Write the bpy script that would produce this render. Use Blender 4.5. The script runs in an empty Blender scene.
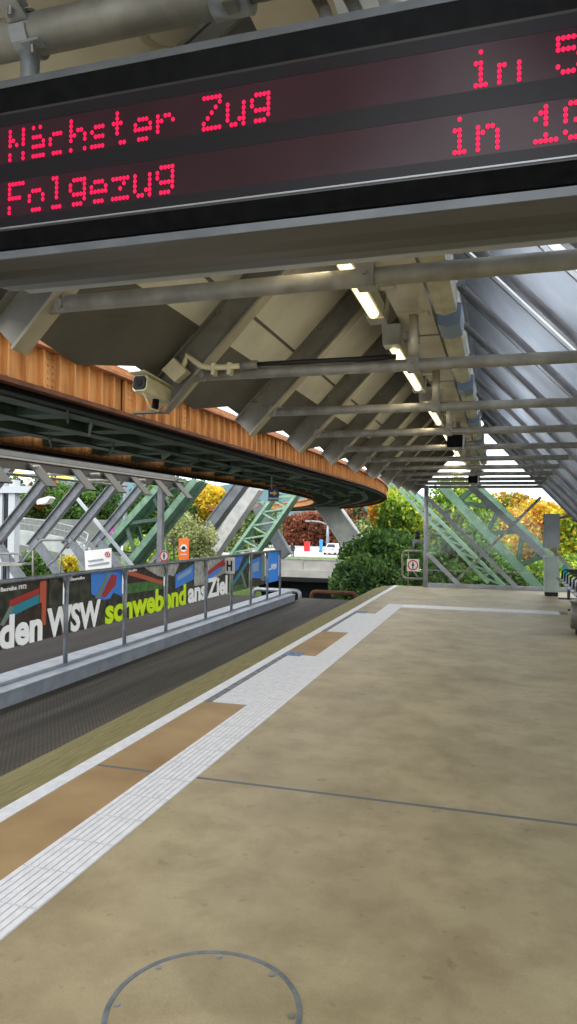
import bpy, math, random
import numpy as np
from mathutils import Vector, Matrix
random.seed(7)
C = bpy.context.scene.collection
PI = math.pi

# ------------------------------------------------------------------ camera
CH = 1.6
F_PX, YAW, PITCH, ROLL = 707.75, 0.2899, 0.0150, 0.0126
cy, sy = math.cos(YAW), math.sin(YAW)
FW = Vector((-sy*math.cos(PITCH), cy*math.cos(PITCH), math.sin(PITCH)))
r0 = Vector((cy, sy, 0)); u0 = r0.cross(FW)
RT = r0*math.cos(ROLL) + u0*math.sin(ROLL)
UP = -r0*math.sin(ROLL) + u0*math.cos(ROLL)
cam_d = bpy.data.cameras.new('camera'); cam = bpy.data.objects.new('camera', cam_d); C.objects.link(cam)
cam_d.sensor_fit = 'VERTICAL'; cam_d.sensor_height = 36.0; cam_d.lens = F_PX/1024*36.0
cam_d.clip_start = 0.05; cam_d.clip_end = 2000
m = Matrix((RT, UP, -FW)).transposed().to_4x4(); m.translation = (0, 0, CH)
cam.matrix_world = m
bpy.context.scene.camera = cam

def at(px, py, Y):
    """world point on the plane y=Y seen at a photograph position (used to survey the distant surroundings)"""
    d = FW + RT*((px-288.5)/F_PX) - UP*((py-512)/F_PX)
    return Vector((0, 0, CH)) + d*(Y/d.y)

# ------------------------------------------------------------------ materials
def lin(c):
    return tuple((v/255/12.92 if v/255 <= .04045 else ((v/255+.055)/1.055)**2.4) for v in c) + (1,)
def mat(name, col, rough=.6, metal=0., col2=None, scale=6., emit=None, est=0., bump=0., detail=4., lo=.35, hi=.65, spec=.4, stretch=None):
    mt = bpy.data.materials.new(name); mt.use_nodes = True
    nt = mt.node_tree; b = nt.nodes['Principled BSDF']
    b.inputs['Roughness'].default_value = rough; b.inputs['Metallic'].default_value = metal
    b.inputs['Specular IOR Level'].default_value = spec
    b.inputs['Base Color'].default_value = lin(col)
    if col2 is not None or bump:
        tc = nt.nodes.new('ShaderNodeTexCoord'); nz = nt.nodes.new('ShaderNodeTexNoise')
        nz.inputs['Scale'].default_value = scale; nz.inputs['Detail'].default_value = detail
        src = tc.outputs['Object']
        if stretch:
            mp = nt.nodes.new('ShaderNodeMapping'); mp.inputs['Scale'].default_value = stretch
            nt.links.new(src, mp.inputs[0]); src = mp.outputs[0]
        nt.links.new(src, nz.inputs['Vector'])
        if col2 is not None:
            r = nt.nodes.new('ShaderNodeValToRGB'); r.color_ramp.elements[0].color = lin(col); r.color_ramp.elements[1].color = lin(col2)
            r.color_ramp.elements[0].position = lo; r.color_ramp.elements[1].position = hi
            nt.links.new(nz.outputs['Fac'], r.inputs[0]); nt.links.new(r.outputs[0], b.inputs['Base Color'])
        if bump:
            bp = nt.nodes.new('ShaderNodeBump'); bp.inputs['Strength'].default_value = bump; bp.inputs['Distance'].default_value = .02
            nt.links.new(nz.outputs['Fac'], bp.inputs['Height']); nt.links.new(bp.outputs[0], b.inputs['Normal'])
    if emit is not None:
        b.inputs['Emission Color'].default_value = lin(emit); b.inputs['Emission Strength'].default_value = est
    return mt

M = {}
M['galv'] = mat('galvanised', (158,155,146), .5, .3, (130,127,118), 9)
M['rafter'] = mat('rafter_paint', (122,120,112), .55, .1, (104,102,94), 5)
M['rafter_right'] = mat('rafter_paint_right', (128,128,132), .5, .1, (106,106,110), 5)
M['flange'] = mat('flange_lit_paint', (158,152,134), .5, .1, (140,134,118), 5)  # paler than the web: light caught by the lower flange, put into its colour
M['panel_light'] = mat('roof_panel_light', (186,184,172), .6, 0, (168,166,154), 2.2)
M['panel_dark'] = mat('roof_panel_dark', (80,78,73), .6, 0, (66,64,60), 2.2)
M['panel_right'] = mat('roof_panel_right', (182,190,204), .8, 0, (166,174,188), 2.5, spec=.15)
M['angle_right'] = mat('roof_angle_right', (206,212,222), .7, 0, (186,192,202), 4)
M['steel'] = mat('bright_sheet_steel', (206,198,176), .35, .35, (182,174,156), 3)
M['black'] = mat('black_plastic', (10,10,12), .6, spec=.1)
M['bezel'] = mat('black_bezel', (14,14,15), .38, 0, (22,22,23), 30, spec=.06)
M['screen'] = mat('dark_screen', (44,26,32), .22, 0, (58,34,44), 2.5, emit=(60,26,38), est=.12)
M['screen_band'] = mat('dark_screen_band', (32,30,34), .3, emit=(44,40,46), est=.06, spec=.3)
M['led'] = mat('red_led', (200,16,60), .5, emit=(255,6,78), est=.95)
M['alu'] = mat('grey_aluminium', (120,124,128), .45, .4, (104,108,112), 8)
M['alu_light'] = mat('light_aluminium', (168,172,176), .35, .5)
M['under'] = mat('housing_underside', (92,91,88), .34, .6, (70,69,67), 1.5, stretch=(.4,6,6))
M['rust'] = mat('rust_girder', (204,144,84), .75, 0, (150,98,54), 4, stretch=(2.5,2.5,.5), lo=.4, hi=.75)
M['rust_dark'] = mat('rust_dark', (108,62,36), .8, 0, (78,46,30), 8)
M['rust_top'] = mat('rust_top', (190,130,92), .7, 0, (156,102,68), 6)
M['deck_green'] = mat('dark_green_steel', (66,82,62), .6, .1, (36,46,36), 3)
M['deck_pale'] = mat('pale_green_steel', (120,132,110), .6, .1, (92,104,84), 3)
M['green'] = mat('green_steel', (112,144,120), .55, .05, (88,118,98), 5)
M['green_pale'] = mat('pale_green_paint', (142,172,150), .55, .05, (118,150,128), 5)
M['green_dark'] = mat('deep_green_steel', (66,92,76), .55, .05, (48,70,58), 5)
M['leg'] = mat('grey_leg_paint', (178,178,174), .6, 0, (154,154,151), 2)
M['leg_dark'] = mat('dark_leg_paint', (104,108,112), .6, 0, (86,90,94), 2)
M['post'] = mat('fence_post_grey', (150,154,160), .4, .45, (128,132,138), 8)
M['curb'] = mat('pale_curb', (156,161,170), .55, .1, (138,143,152), 5)
M['curb_dark'] = mat('curb_side', (148,155,166), .55, .1, (130,137,148), 5)
M['white'] = mat('white_marking', (230,230,234), .6, 0, (216,216,221), 14)
M['white_paint'] = mat('white_paint', (226,226,222), .5)
M['groove'] = mat('tile_groove', (194,194,197), .8)
M['blue_mark'] = mat('worn_blue_paint', (70,110,168), .7, 0, (150,150,148), 16, lo=.42, hi=.62)
M['blue_worn'] = mat('faded_blue_paint', (92,104,122), .7, 0, (142,136,126), 12, lo=.4, hi=.62)
M['wood'] = mat('weathered_edge_board', (148,138,92), .85, 0, (112,104,66), 8, stretch=(14,.5,1), bump=.2)
M['joint'] = mat('joint_filler', (100,104,108), .7)
M['ring'] = mat('steel_ring', (128,136,142), .4, .5, (100,108,114), 16)
M['bolt'] = mat('bolt_steel', (150,148,140), .35, .7)
M['cream'] = mat('cream_plastic', (206,198,166), .5, 0, (190,182,150), 10)
M['glass_lens'] = mat('camera_lens', (12,12,14), .5, spec=.15)
M['lamp_on'] = mat('fluorescent_lit', (255,238,190), .4, emit=(255,236,184), est=1.7)
M['lamp_cover'] = mat('lamp_cover', (190,182,150), .25, 0, (164,156,124), 8)
M['lamp_end'] = mat('lamp_end_cap', (120,138,160), .3, .4)
M['lamp_metal'] = mat('lamp_bright_metal', (190,186,174), .25, .8)
M['lamp_yellow'] = mat('yellow_lit_tube', (255,226,120), .5, emit=(255,214,90), est=1.2)
M['orange'] = mat('orange_sign', (232,112,36), .5)
M['blue_sign'] = mat('blue_sign', (52,146,242), .45, emit=(20,90,190), est=.12)  # slight emission added to lift a printed panel that gives no light
M['sign_blue_dark'] = mat('dark_blue_sign', (28,48,120), .5)
M['yellow'] = mat('yellow_print', (240,196,40), .5)
M['red'] = mat('red_print', (206,40,44), .5)
M['ink'] = mat('black_print', (26,26,28), .6)
M['text_white'] = mat('white_print', (240,240,242), .5, emit=(240,240,242), est=.12)  # faint glow added to the lettering, which is only print
M['text_lime'] = mat('lime_print', (196,224,20), .5, emit=(190,224,10), est=.15)  # same added glow for the lime letters
M['pr_dark'] = mat('print_dark_foliage', (40,42,34), .6, 0, (84,82,66), 9, lo=.4, hi=.7)
M['pr_brown'] = mat('print_brown', (70,50,40), .6, 0, (44,36,30), 9)
M['pr_teal'] = mat('print_teal', (40,140,166), .5)
M['pr_red'] = mat('print_red', (176,48,40), .5)
M['pr_orange'] = mat('print_orange_red', (196,92,60), .5)
M['pr_blue'] = mat('print_blue', (64,136,226), .5, emit=(20,80,190), est=.06)  # a little emission brightens this printed blue
M['pr_sky'] = mat('print_sky', (150,180,214), .5)
M['pr_pale'] = mat('print_pale', (196,196,192), .5, 0, (150,150,148), 12)
M['pr_green'] = mat('print_green', (78,132,62), .5, 0, (54,96,44), 12)
M['pr_steel'] = mat('print_steel', (118,140,128), .5)
M['grey_box'] = mat('grey_cabinet', (150,154,158), .45, .2, (138,142,146), 4)
M['pale_box'] = mat('pale_cabinet', (188,200,192), .5, 0, (174,186,178), 4)
M['seat'] = mat('seat_metal', (92,98,110), .35, .5, (70,76,88), 20)
M['seat_dark'] = mat('seat_dark', (46,48,54), .4, .3)
M['bin'] = mat('bin_steel', (150,146,138), .35, .6, (126,122,114), 8)
M['concrete'] = mat('pale_concrete', (184,179,174), .8, 0, (162,158,152), .8)
M['asphalt'] = mat('pale_asphalt', (186,182,182), .85, 0, (168,164,164), .3)
M['shadow_wall'] = mat('bridge_shade_black', (26,26,30), .9)  # near-black that paints in the shade under the bridge
M['water'] = mat('river_water', (34,40,40), .15)
M['soil'] = mat('bank_soil', (62,76,40), .95, 0, (44,56,30), .6)
M['grass'] = mat('bank_grass', (112,132,66), .95, 0, (86,104,52), .8)
M['bark'] = mat('tree_bark', (74,62,50), .9, 0, (52,44,36), 6)
M['ramp'] = mat('ramp_concrete', (160,162,164), .8, 0, (140,142,144), .8)
M['wall_white'] = mat('white_render', (178,182,186), .7)
M['wall_grey'] = mat('grey_wall', (120,122,120), .8, 0, (100,102,100), .7)
M['car'] = mat('white_car_paint', (226,228,232), .3)
M['dark_glass'] = mat('dark_glass', (40,46,54), .15)
M['coat'] = mat('dark_coat', (44,42,48), .8)
M['skin'] = mat('skin_tone', (196,150,124), .6)
M['trousers'] = mat('dark_trousers', (36,38,46), .8)
M['teal'] = mat('teal_notice', (44,166,176), .5)
M['pink'] = mat('magenta_cloth', (226,60,190), .6)

def floor_material():
    mt = bpy.data.materials.new('platform_concrete'); mt.use_nodes = True
    nt = mt.node_tree; b = nt.nodes['Principled BSDF']; b.inputs['Roughness'].default_value = .5; b.inputs['Specular IOR Level'].default_value = .6
    tc = nt.nodes.new('ShaderNodeTexCoord')
    def noise(s, d, r=.55):
        n = nt.nodes.new('ShaderNodeTexNoise'); n.inputs['Scale'].default_value = s; n.inputs['Detail'].default_value = d; n.inputs['Roughness'].default_value = r
        nt.links.new(tc.outputs['Object'], n.inputs['Vector']); return n.outputs['Fac']
    def ramp(f, a, bb, c0, c1):
        r = nt.nodes.new('ShaderNodeValToRGB'); r.color_ramp.elements[0].position = a; r.color_ramp.elements[1].position = bb
        r.color_ramp.elements[0].color = c0; r.color_ramp.elements[1].color = c1; nt.links.new(f, r.inputs[0]); return r.outputs[0]
    def mixc(a, bb, fac, mode='MULTIPLY'):
        x = nt.nodes.new('ShaderNodeMix'); x.data_type = 'RGBA'; x.blend_type = mode
        x.inputs[0].default_value = fac; nt.links.new(a, x.inputs[6]); nt.links.new(bb, x.inputs[7]); return x.outputs[2]
    base = ramp(noise(1.1, 5, .6), .3, .7, lin((150,135,102)), lin((180,164,128)))
    stain = ramp(noise(3.1, 6, .65), .34, .56, (.62,.58,.50,1), (1,1,1,1))
    c = mixc(base, stain, .6)
    spots = ramp(noise(11, 3, .5), .27, .36, (.42,.40,.36,1), (1,1,1,1))
    c = mixc(c, spots, .45)
    grain = ramp(noise(130, 2, .6), .3, .7, (.84,.84,.84,1), (1.06,1.06,1.06,1))
    c = mixc(c, grain, .8)
    nt.links.new(c, b.inputs['Base Color'])
    return mt
M['floor'] = floor_material()
M['coat_strip'] = mat('ochre_floor_coating', (170,142,100), .65, 0, (142,112,74), 2.0, lo=.3, hi=.75)
M['hole_top'] = M['floor']

def net_material():
    mt = bpy.data.materials.new('safety_mesh'); mt.use_nodes = True
    nt = mt.node_tree; b = nt.nodes['Principled BSDF']; b.inputs['Roughness'].default_value = .7
    tc = nt.nodes.new('ShaderNodeTexCoord')
    br = nt.nodes.new('ShaderNodeTexBrick'); br.inputs['Scale'].default_value = 12
    br.inputs['Mortar Size'].default_value = .03; br.inputs['Brick Width'].default_value = .5; br.inputs['Row Height'].default_value = .35
    br.inputs['Color1'].default_value = lin((50,46,42)); br.inputs['Color2'].default_value = lin((60,55,50)); br.inputs['Mortar'].default_value = lin((116,108,95))
    nt.links.new(tc.outputs['Object'], br.inputs['Vector'])
    nz = nt.nodes.new('ShaderNodeTexNoise'); nz.inputs['Scale'].default_value = 1.3; nz.inputs['Detail'].default_value = 5
    mp = nt.nodes.new('ShaderNodeMapping'); mp.inputs['Scale'].default_value = (3.2,.22,1)
    nt.links.new(tc.outputs['Object'], mp.inputs[0]); nt.links.new(mp.outputs[0], nz.inputs['Vector'])
    rp = nt.nodes.new('ShaderNodeValToRGB'); rp.color_ramp.elements[0].color = (.42,.38,.34,1); rp.color_ramp.elements[1].color = (1.15,1.12,1.1,1)  # long dark streaks: girder shadows painted into the mesh colour
    rp.color_ramp.elements[0].position = .36; rp.color_ramp.elements[1].position = .66
    nt.links.new(nz.outputs['Fac'], rp.inputs[0])
    x = nt.nodes.new('ShaderNodeMix'); x.data_type = 'RGBA'; x.blend_type = 'MULTIPLY'; x.inputs[0].default_value = 1
    nt.links.new(br.outputs['Color'], x.inputs[6]); nt.links.new(rp.outputs[0], x.inputs[7]); nt.links.new(x.outputs[2], b.inputs['Base Color'])
    return mt
M['net'] = net_material()

def glass_material():
    mt = bpy.data.materials.new('clear_pane'); mt.use_nodes = True
    nt = mt.node_tree; out = nt.nodes['Material Output']; nt.nodes.remove(nt.nodes['Principled BSDF'])
    tr = nt.nodes.new('ShaderNodeBsdfTransparent'); tr.inputs[0].default_value = (.96,.98,.97,1)
    gl = nt.nodes.new('ShaderNodeBsdfGlossy'); gl.inputs['Roughness'].default_value = .05
    mx = nt.nodes.new('ShaderNodeMixShader'); mx.inputs[0].default_value = .02
    nt.links.new(tr.outputs[0], mx.inputs[1]); nt.links.new(gl.outputs[0], mx.inputs[2]); nt.links.new(mx.outputs[0], out.inputs[0])
    return mt
M['glass'] = glass_material()

def skylight_material():
    mt = bpy.data.materials.new('milky_skylight'); mt.use_nodes = True
    nt = mt.node_tree; out = nt.nodes['Material Output']; b = nt.nodes['Principled BSDF']
    b.inputs['Base Color'].default_value = (.85,.9,.95,1)
    tl = nt.nodes.new('ShaderNodeBsdfTranslucent'); tl.inputs[0].default_value = (.95,.97,1,1)
    mx = nt.nodes.new('ShaderNodeMixShader'); mx.inputs[0].default_value = .8
    nt.links.new(b.outputs[0], mx.inputs[1]); nt.links.new(tl.outputs[0], mx.inputs[2]); nt.links.new(mx.outputs[0], out.inputs[0])
    return mt
M['skylight'] = skylight_material()
def leaf_material():
    mt = bpy.data.materials.new('leaves'); mt.use_nodes = True
    nt = mt.node_tree; b = nt.nodes['Principled BSDF']; b.inputs['Roughness'].default_value = .7; b.inputs['Specular IOR Level'].default_value = .15
    a = nt.nodes.new('ShaderNodeAttribute'); a.attribute_name = 'leaf_colour'
    nt.links.new(a.outputs['Color'], b.inputs['Base Color'])
    tl = nt.nodes.new('ShaderNodeBsdfTranslucent'); nt.links.new(a.outputs['Color'], tl.inputs[0])
    mx = nt.nodes.new('ShaderNodeMixShader'); mx.inputs[0].default_value = .4
    out = nt.nodes['Material Output']
    nt.links.new(b.outputs[0], mx.inputs[1]); nt.links.new(tl.outputs[0], mx.inputs[2]); nt.links.new(mx.outputs[0], out.inputs[0])
    return mt
M['leaf'] = leaf_material()

# ------------------------------------------------------------------ mesh builder
class MB:
    def __init__(s): s.v = []; s.f = []
    def add(s, vs, fs):
        n = len(s.v); s.v += [tuple(v) for v in vs]; s.f += [tuple(i+n for i in f) for f in fs]; return s
    def quad(s, a, b, c, d): return s.add([a,b,c,d], [(0,1,2,3)])
    def poly(s, pts): return s.add(pts, [tuple(range(len(pts)))])
    def box(s, x0, x1, y0, y1, z0, z1):
        return s.add([(x0,y0,z0),(x1,y0,z0),(x1,y1,z0),(x0,y1,z0),(x0,y0,z1),(x1,y0,z1),(x1,y1,z1),(x0,y1,z1)],
                     [(0,3,2,1),(4,5,6,7),(0,1,5,4),(1,2,6,5),(2,3,7,6),(3,0,4,7)])
    def prism(s, poly, vec):
        n = len(poly); v = Vector(vec)
        vs = [Vector(p) for p in poly] + [Vector(p)+v for p in poly]
        return s.add(vs, [tuple(range(n-1,-1,-1)), tuple(range(n,2*n))] + [(i,(i+1)%n,n+(i+1)%n,n+i) for i in range(n)])
    def beam(s, p0, p1, w, h, side=(0,1,0)):
        """rectangular bar: w along `side`, h across it"""
        p0, p1 = Vector(p0), Vector(p1); d = (p1-p0).normalized(); sd = Vector(side)
        sd = (sd - d*sd.dot(d)).normalized(); n = d.cross(sd)
        a = [sd*(i*w/2)+n*(j*h/2) for i, j in ((-1,-1),(1,-1),(1,1),(-1,1))]
        return s.prism([p0+q for q in a], p1-p0)
    def tube(s, p0, p1, r, n=12, r2=None):
        return s.path([p0, p1], r, n, r2)
    def path(s, pts, r, n=10, r2=None, closed=False):
        pts = [Vector(p) for p in pts]; k = len(pts); rings = []
        ref = None
        for i, p in enumerate(pts):
            if closed: t = pts[(i+1)%k]-pts[i-1]
            else: t = (pts[min(i+1,k-1)]-pts[max(i-1,0)])
            t.normalize()
            if ref is None:
                ref = Vector((0,0,1)) if abs(t.z) < .9 else Vector((1,0,0))
            a = (ref - t*ref.dot(t)).normalized(); b = t.cross(a); ref = a
            rr = r if r2 is None else r + (r2-r)*i/(k-1)
            rings.append([p + a*(rr*math.cos(2*PI*j/n)) + b*(rr*math.sin(2*PI*j/n)) for j in range(n)])
        vs = [q for rg in rings for q in rg]; fs = []
        for i in range(k if closed else k-1):
            for j in range(n):
                i2 = (i+1) % k
                fs.append((i*n+j, i*n+(j+1)%n, i2*n+(j+1)%n, i2*n+j))
        if not closed:
            fs.append(tuple(range(n-1,-1,-1))); fs.append(tuple((k-1)*n+j for j in range(n)))
        return s.add(vs, fs)
    def disc(s, c, nrm, r, t, n=24):
        c = Vector(c); nrm = Vector(nrm).normalized()
        return s.path([c, c+nrm*t], r, n)
    def ringz(s, c, r0, r1, z0, z1, n=64):
        vs = []; fs = []
        for i in range(n):
            a = 2*PI*i/n; ca, sa = math.cos(a), math.sin(a)
            for r, z in ((r0,z0),(r1,z0),(r1,z1),(r0,z1)): vs.append((c[0]+r*ca, c[1]+r*sa, z))
        for i in range(n):
            j = (i+1) % n
            for k in range(4): fs.append((i*4+k, j*4+k, j*4+(k+1)%4, i*4+(k+1)%4))
        return s.add(vs, fs)
    def build(s, name, material, parent=None, smooth=False):
        off = Vector((0,0,0))
        if parent is not None:
            p = parent
            while p is not None: off += p.location; p = p.parent
        me = bpy.data.meshes.new(name)
        me.from_pydata([tuple(Vector(v)-off) for v in s.v], [], s.f); me.materials.append(material)
        me.validate()
        import bmesh
        bm = bmesh.new(); bm.from_mesh(me); bmesh.ops.recalc_face_normals(bm, faces=bm.faces); bm.to_mesh(me); bm.free()
        if smooth:
            for p in me.polygons: p.use_smooth = len(p.vertices) == 4
        o = bpy.data.objects.new(name, me); C.objects.link(o)
        if parent is not None: o.parent = parent
        return o

def tag(o, label, cat, group=None, kind=None):
    o['label'] = label; o['category'] = cat
    if group: o['group'] = group
    if kind: o['kind'] = kind
    return o
def thing(name, loc, label, cat, group=None):
    o = bpy.data.objects.new(name, None); C.objects.link(o); o.location = loc; o.empty_display_size = .1
    return tag(o, label, cat, group)
def struct(o): o['kind'] = 'structure'; return o
def dup(root, loc, label, group=None):
    r = root.copy(); C.objects.link(r); r.location = loc; r['label'] = label
    if group: r['group'] = group
    for ch in list(root.children):
        c = ch.copy(); C.objects.link(c); c.parent = r
        for g in list(ch.children):
            d = g.copy(); C.objects.link(d); d.parent = c
    return r
ORD = ['zeroth','first','second','third','fourth','fifth','sixth','seventh','eighth','ninth','tenth','eleventh','twelfth']

def text_mesh(txt, p0, xdir, updir, width, height, material, name, parent, bold=.02, depth=.002):
    """lettering of a given overall width and cap height starting at p0 (baseline left)"""
    cu = bpy.data.curves.new('lettering', 'FONT'); cu.body = txt; cu.size = 1; cu.offset = bold; cu.extrude = .001; cu.resolution_u = 3
    ob = bpy.data.objects.new('lettering', cu); C.objects.link(ob)
    dg = bpy.context.evaluated_depsgraph_get(); me0 = bpy.data.meshes.new_from_object(ob.evaluated_get(dg))
    bpy.data.objects.remove(ob)
    vs = [v.co.copy() for v in me0.vertices]; fs = [tuple(p.vertices) for p in me0.polygons]
    x0 = min(v.x for v in vs); x1 = max(v.x for v in vs); cap = .72
    X = Vector(xdir).normalized(); U = Vector(updir).normalized(); N = X.cross(U); p0 = Vector(p0)
    mb = MB()
    mb.add([p0 + X*((v.x-x0)/(x1-x0)*width) + U*(v.y/cap*height) + N*(v.z/.001*depth) for v in vs], fs)
    bpy.data.meshes.remove(me0)
    return mb.build(name, material, parent)

# ------------------------------------------------------------------ platform (setting)
Y_END = 18.5
fl = MB(); fl.box(-1.8, 2.6, -4, Y_END, -.5, 0); fl.box(-2.62, -2.5, -4, Y_END, -.5, -.001)
fl.box(-2.1, -1.8, 14.14, Y_END, -.5, 0); fl.box(-2.5, -2.1, 12.55, Y_END, -.5, 0)
fl.box(-2.5, -1.8, -4, 14.14, -.5, -.004)
struct(fl.build('floor', M['floor']))
cs = MB()
for a, b in ((-4, 5.85), (8.24, 10.2)): cs.box(-2.5, -2.1, a, b, -.02, .0015)
struct(cs.build('floor', M['coat_strip']))
eb = MB()      # sloping edge boards
prof = [(-2.62, 0), (-2.9, -.03), (-3.16, -.11), (-3.16, -.4), (-2.62, -.4)]
eb.prism([(x, -4, z) for x, z in prof], (0, 22.5, 0))
struct(eb.build('trim_1', M['wood']))
jt = MB(); jt.box(-1.8, 2.6, 4.09, 4.118, -.01, .0012); jt.box(-2.5, -2.1, 4.09, 4.118, -.01, .0025)
struct(jt.build('trim_2', M['joint']))
el = MB(); el.box(-2.62, -2.51, -4, Y_END, -.01, .003)
tag(el.build('edge_line', M['white']), 'long white safety line along the platform edge beside the sloping boards', 'floor marking')

# tactile paving: ribbed white tiles
tp = thing('tactile_strip', (-1.95, 5, 0), 'white ribbed tactile paving strip running along the platform with two wide stepped sections', 'tactile paving')
def ribs(x0, x1, y0, y1, name, parent):
    mb = MB(); MB().box(x0, x1, y0, y1, -.003, .003).build('tile_base', M['groove'], parent)
    n = max(2, round((x1-x0)/.0375)); p = (x1-x0)/n
    y = y0
    while y < y1-.01:
        ye = min(y+.3, y1)
        for i in range(n): mb.box(x0+p*(i+.12), x0+p*(i+.88), y+.005, ye-.005, .003, .007)
        y += .3
    return mb.build(name, M['white'], parent)
ribs(-2.1, -1.8, -.19, 14.15, 'guide_tiles', tp)
ribs(-2.43, -2.1, 5.85, 8.24, 'boarding_tiles', tp); ribs(-2.43, -2.1, 10.2, 12.5, 'boarding_tiles', tp)
cs2 = MB(); cs2.box(-1.8, 1.06, 13.66, 14.15, .0, .006)
tag(cs2.build('tactile_strip', M['white']), 'white strip crossing the platform at right angles near its far end', 'tactile paving')
cp = MB(); cp.box(1.08, 1.2, 13.7, 14.1, 0, .003)
struct(cp.build('trim_3', M['joint']))
for (a, b), lb in (((5.85, 8.2), 'nearer'), ((10.2, 12.5), 'farther')):
    t = thing('floor_marking', (-2.47, a, 0), 'worn blue painted band between edge line and %s wide tactile section' % lb, 'floor marking', 'worn blue bands')
    w = MB(); w.box(-2.508, -2.43, a, b, 0, .0032); w.build('painted_band', M['blue_worn'], t)
    w = MB(); w.box(-2.5, -2.27, b-.04, b+.22, 0, .0085); w.build('painted_tip', M['blue_mark'], t)

# manhole
mc = thing('manhole_cover', (-.915, 2.165, 0), 'round concrete filled manhole cover with grey steel ring and bolts in the foreground', 'manhole cover')
MB().disc((-.915, 2.165, -.01), (0,0,1), .312, .0125, 64).build('cover_plate', M['floor'], mc)
MB().ringz((-.915, 2.165), .306, .323, -.01, .0045, 72).build('rim', M['ring'], mc)
for k in range(8):
    a = math.radians(12 + 45*k); c = (-.915+.288*math.cos(a), 2.165+.288*math.sin(a))
    bm_ = MB(); bm_.disc((c[0], c[1], .002), (0,0,1), .0095, .003, 12)
    bm_.ringz(c, .011, .015, .002, .0035, 16)
    bm_.build('bolt', M['bolt'], mc)

# ------------------------------------------------------------------ track pit: nets, middle curb
nt_ = MB(); nt_.box(-4.76, -3.17, -3, 17.3, -.34, -.30)
tag(nt_.build('safety_net', M['net']), 'dark wire mesh deck under the near track between platform and banner fence', 'mesh deck')
M['net_far'] = mat('far_mesh', (44,38,32), .9, 0, (30,26,22), 1.5, stretch=(3,.25,1))
nt_ = MB(); nt_.box(-7.88, -5.26, -3, 17.3, -.34, -.30)
tag(nt_.build('safety_net', M['net_far']), 'dark wire mesh deck under the far track behind the banner fence', 'mesh deck')
cb = thing('curb_beam', (-5, 6, -.1), 'long pale grey stepped beam carrying the banner fence between the two tracks', 'beam')
MB().box(-5.24, -4.95, -3, 17.0, -.36, -.10).build('upper_step', M['curb'], cb)
MB().box(-4.95, -4.76, -3, 16.6, -.36, -.16).build('lower_step', M['curb_dark'], cb)
MB().box(-4.95, -4.745, -3, 16.6, -.16, -.135).build('cap', M['curb_dark'], cb)
for (xa, xb), lb in (((-3.68, -4.92), 'right'), ((-5.25, -6.6), 'left')):
    z1 = -.28
    pts = [(xa, 18.8, -.9), (xa, 18.8, z1-.12)] + [(xa+(xb-xa)/abs(xb-xa)*.1*(1-math.cos(t)), 18.8, z1-.12+.12*math.sin(t)) for t in (.5, 1.05, PI/2)]
    pts += [(xb-(xb-xa)/abs(xb-xa)*.1*(1-math.cos(t)), 18.8, z1-.12+.12*math.sin(t)) for t in (PI/2, 1.05, .5)] + [(xb, 18.8, z1-.12), (xb, 18.8, -.9)]
    tag(MB().path(pts, .055, 10).build('barrier_hoop', M['rust_dark'] if lb == 'right' else M['post'], None, True),
        '%s low tubular hoop barrier at the far end of the mesh deck' % ('brown' if lb == 'right' else 'grey'), 'barrier')
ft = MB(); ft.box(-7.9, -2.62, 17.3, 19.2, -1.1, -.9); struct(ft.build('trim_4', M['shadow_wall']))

# ------------------------------------------------------------------ banner fence
XF = -4.93
posts = [6.05, 7.33, 8.71, 9.97, 11.52, 12.76, 13.86, 14.95, 15.9]
fe = thing('banner_fence', (XF, 10, -.1), 'long grey tubular fence between the tracks holding the printed banner', 'fence')
for y in posts:
    MB().tube((XF, y, -.1), (XF, y, .95), .027, 10).build('post', M['post'], fe, True)
MB().tube((XF, 4.2, .95), (XF, 15.9, .95), .025, 10).build('top_rail', M['post'], fe, True)
for y0, y1 in zip(posts[:-1], posts[1:]):
    mb = MB()
    for (ya, s) in ((y0, 1), (y1, -1)):
        mb.path([(XF, ya+s*.02, .80), (XF, ya+s*.035, .88), (XF, ya+s*.085, .93), (XF, ya+s*.16, .945)], .018, 8)
    mb.build('corner_bend', M['post'], fe, True)
ba = thing('banner', (XF-.05, 10, .24), 'long printed banner of train pictures with large white and lime lettering', 'banner')
XB = XF-.035
def flat(pts, material, name='picture', par=None, lift=.002):
    mb = MB(); mb.prism([(XB+lift, y, z) for y, z in pts], (.0015, 0, 0)); return mb.build(name, material, par)
pan = [(4.6,7.33),(7.33,8.71),(8.71,9.97),(9.97,11.52),(11.52,12.76),(12.76,13.86),(13.86,14.88)]
pics = []
bgs = ['pr_brown','pr_dark','pr_brown','pr_dark','pr_pale','pr_dark','pr_brown']
for i, (a, b) in enumerate(pan):
    mb = MB(); mb.box(XB-.006, XB, a+.03, b-.03, .235, .925); pn = mb.build('banner_panel', M[bgs[i]], ba); pics.append(pn)
P = pics
flat([(5.9,.50),(6.55,.56),(6.55,.93),(5.9,.93)], M['pr_dark'], par=P[0])
flat([(6.35,.66),(6.85,.76),(6.85,.66),(6.35,.56)], M['pr_teal'], par=P[0], lift=.004)
flat([(6.35,.74),(6.85,.83),(6.85,.765),(6.35,.665)], M['pr_red'], par=P[0], lift=.004)
flat([(6.86,.9),(6.98,.9),(6.98,.4),(6.9,.4),(6.9,.66),(6.86,.66)], M['pr_orange'], par=P[0], lift=.004)
flat([(7.03,.93),(7.3,.93),(7.3,.35),(7.03,.4)], M['pr_dark'], par=P[0], lift=.004)
flat([(6.2,.5),(6.35,.68),(6.42,.66),(6.26,.48)], M['pr_steel'], par=P[0], lift=.005)
flat([(7.9,.92),(8.68,.92),(8.68,.55),(8.2,.56),(7.92,.66)], M['pr_blue'], par=P[1])
flat([(8.0,.6),(8.3,.92),(8.37,.92),(8.1,.58)], M['pr_steel'], par=P[1], lift=.004)
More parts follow.
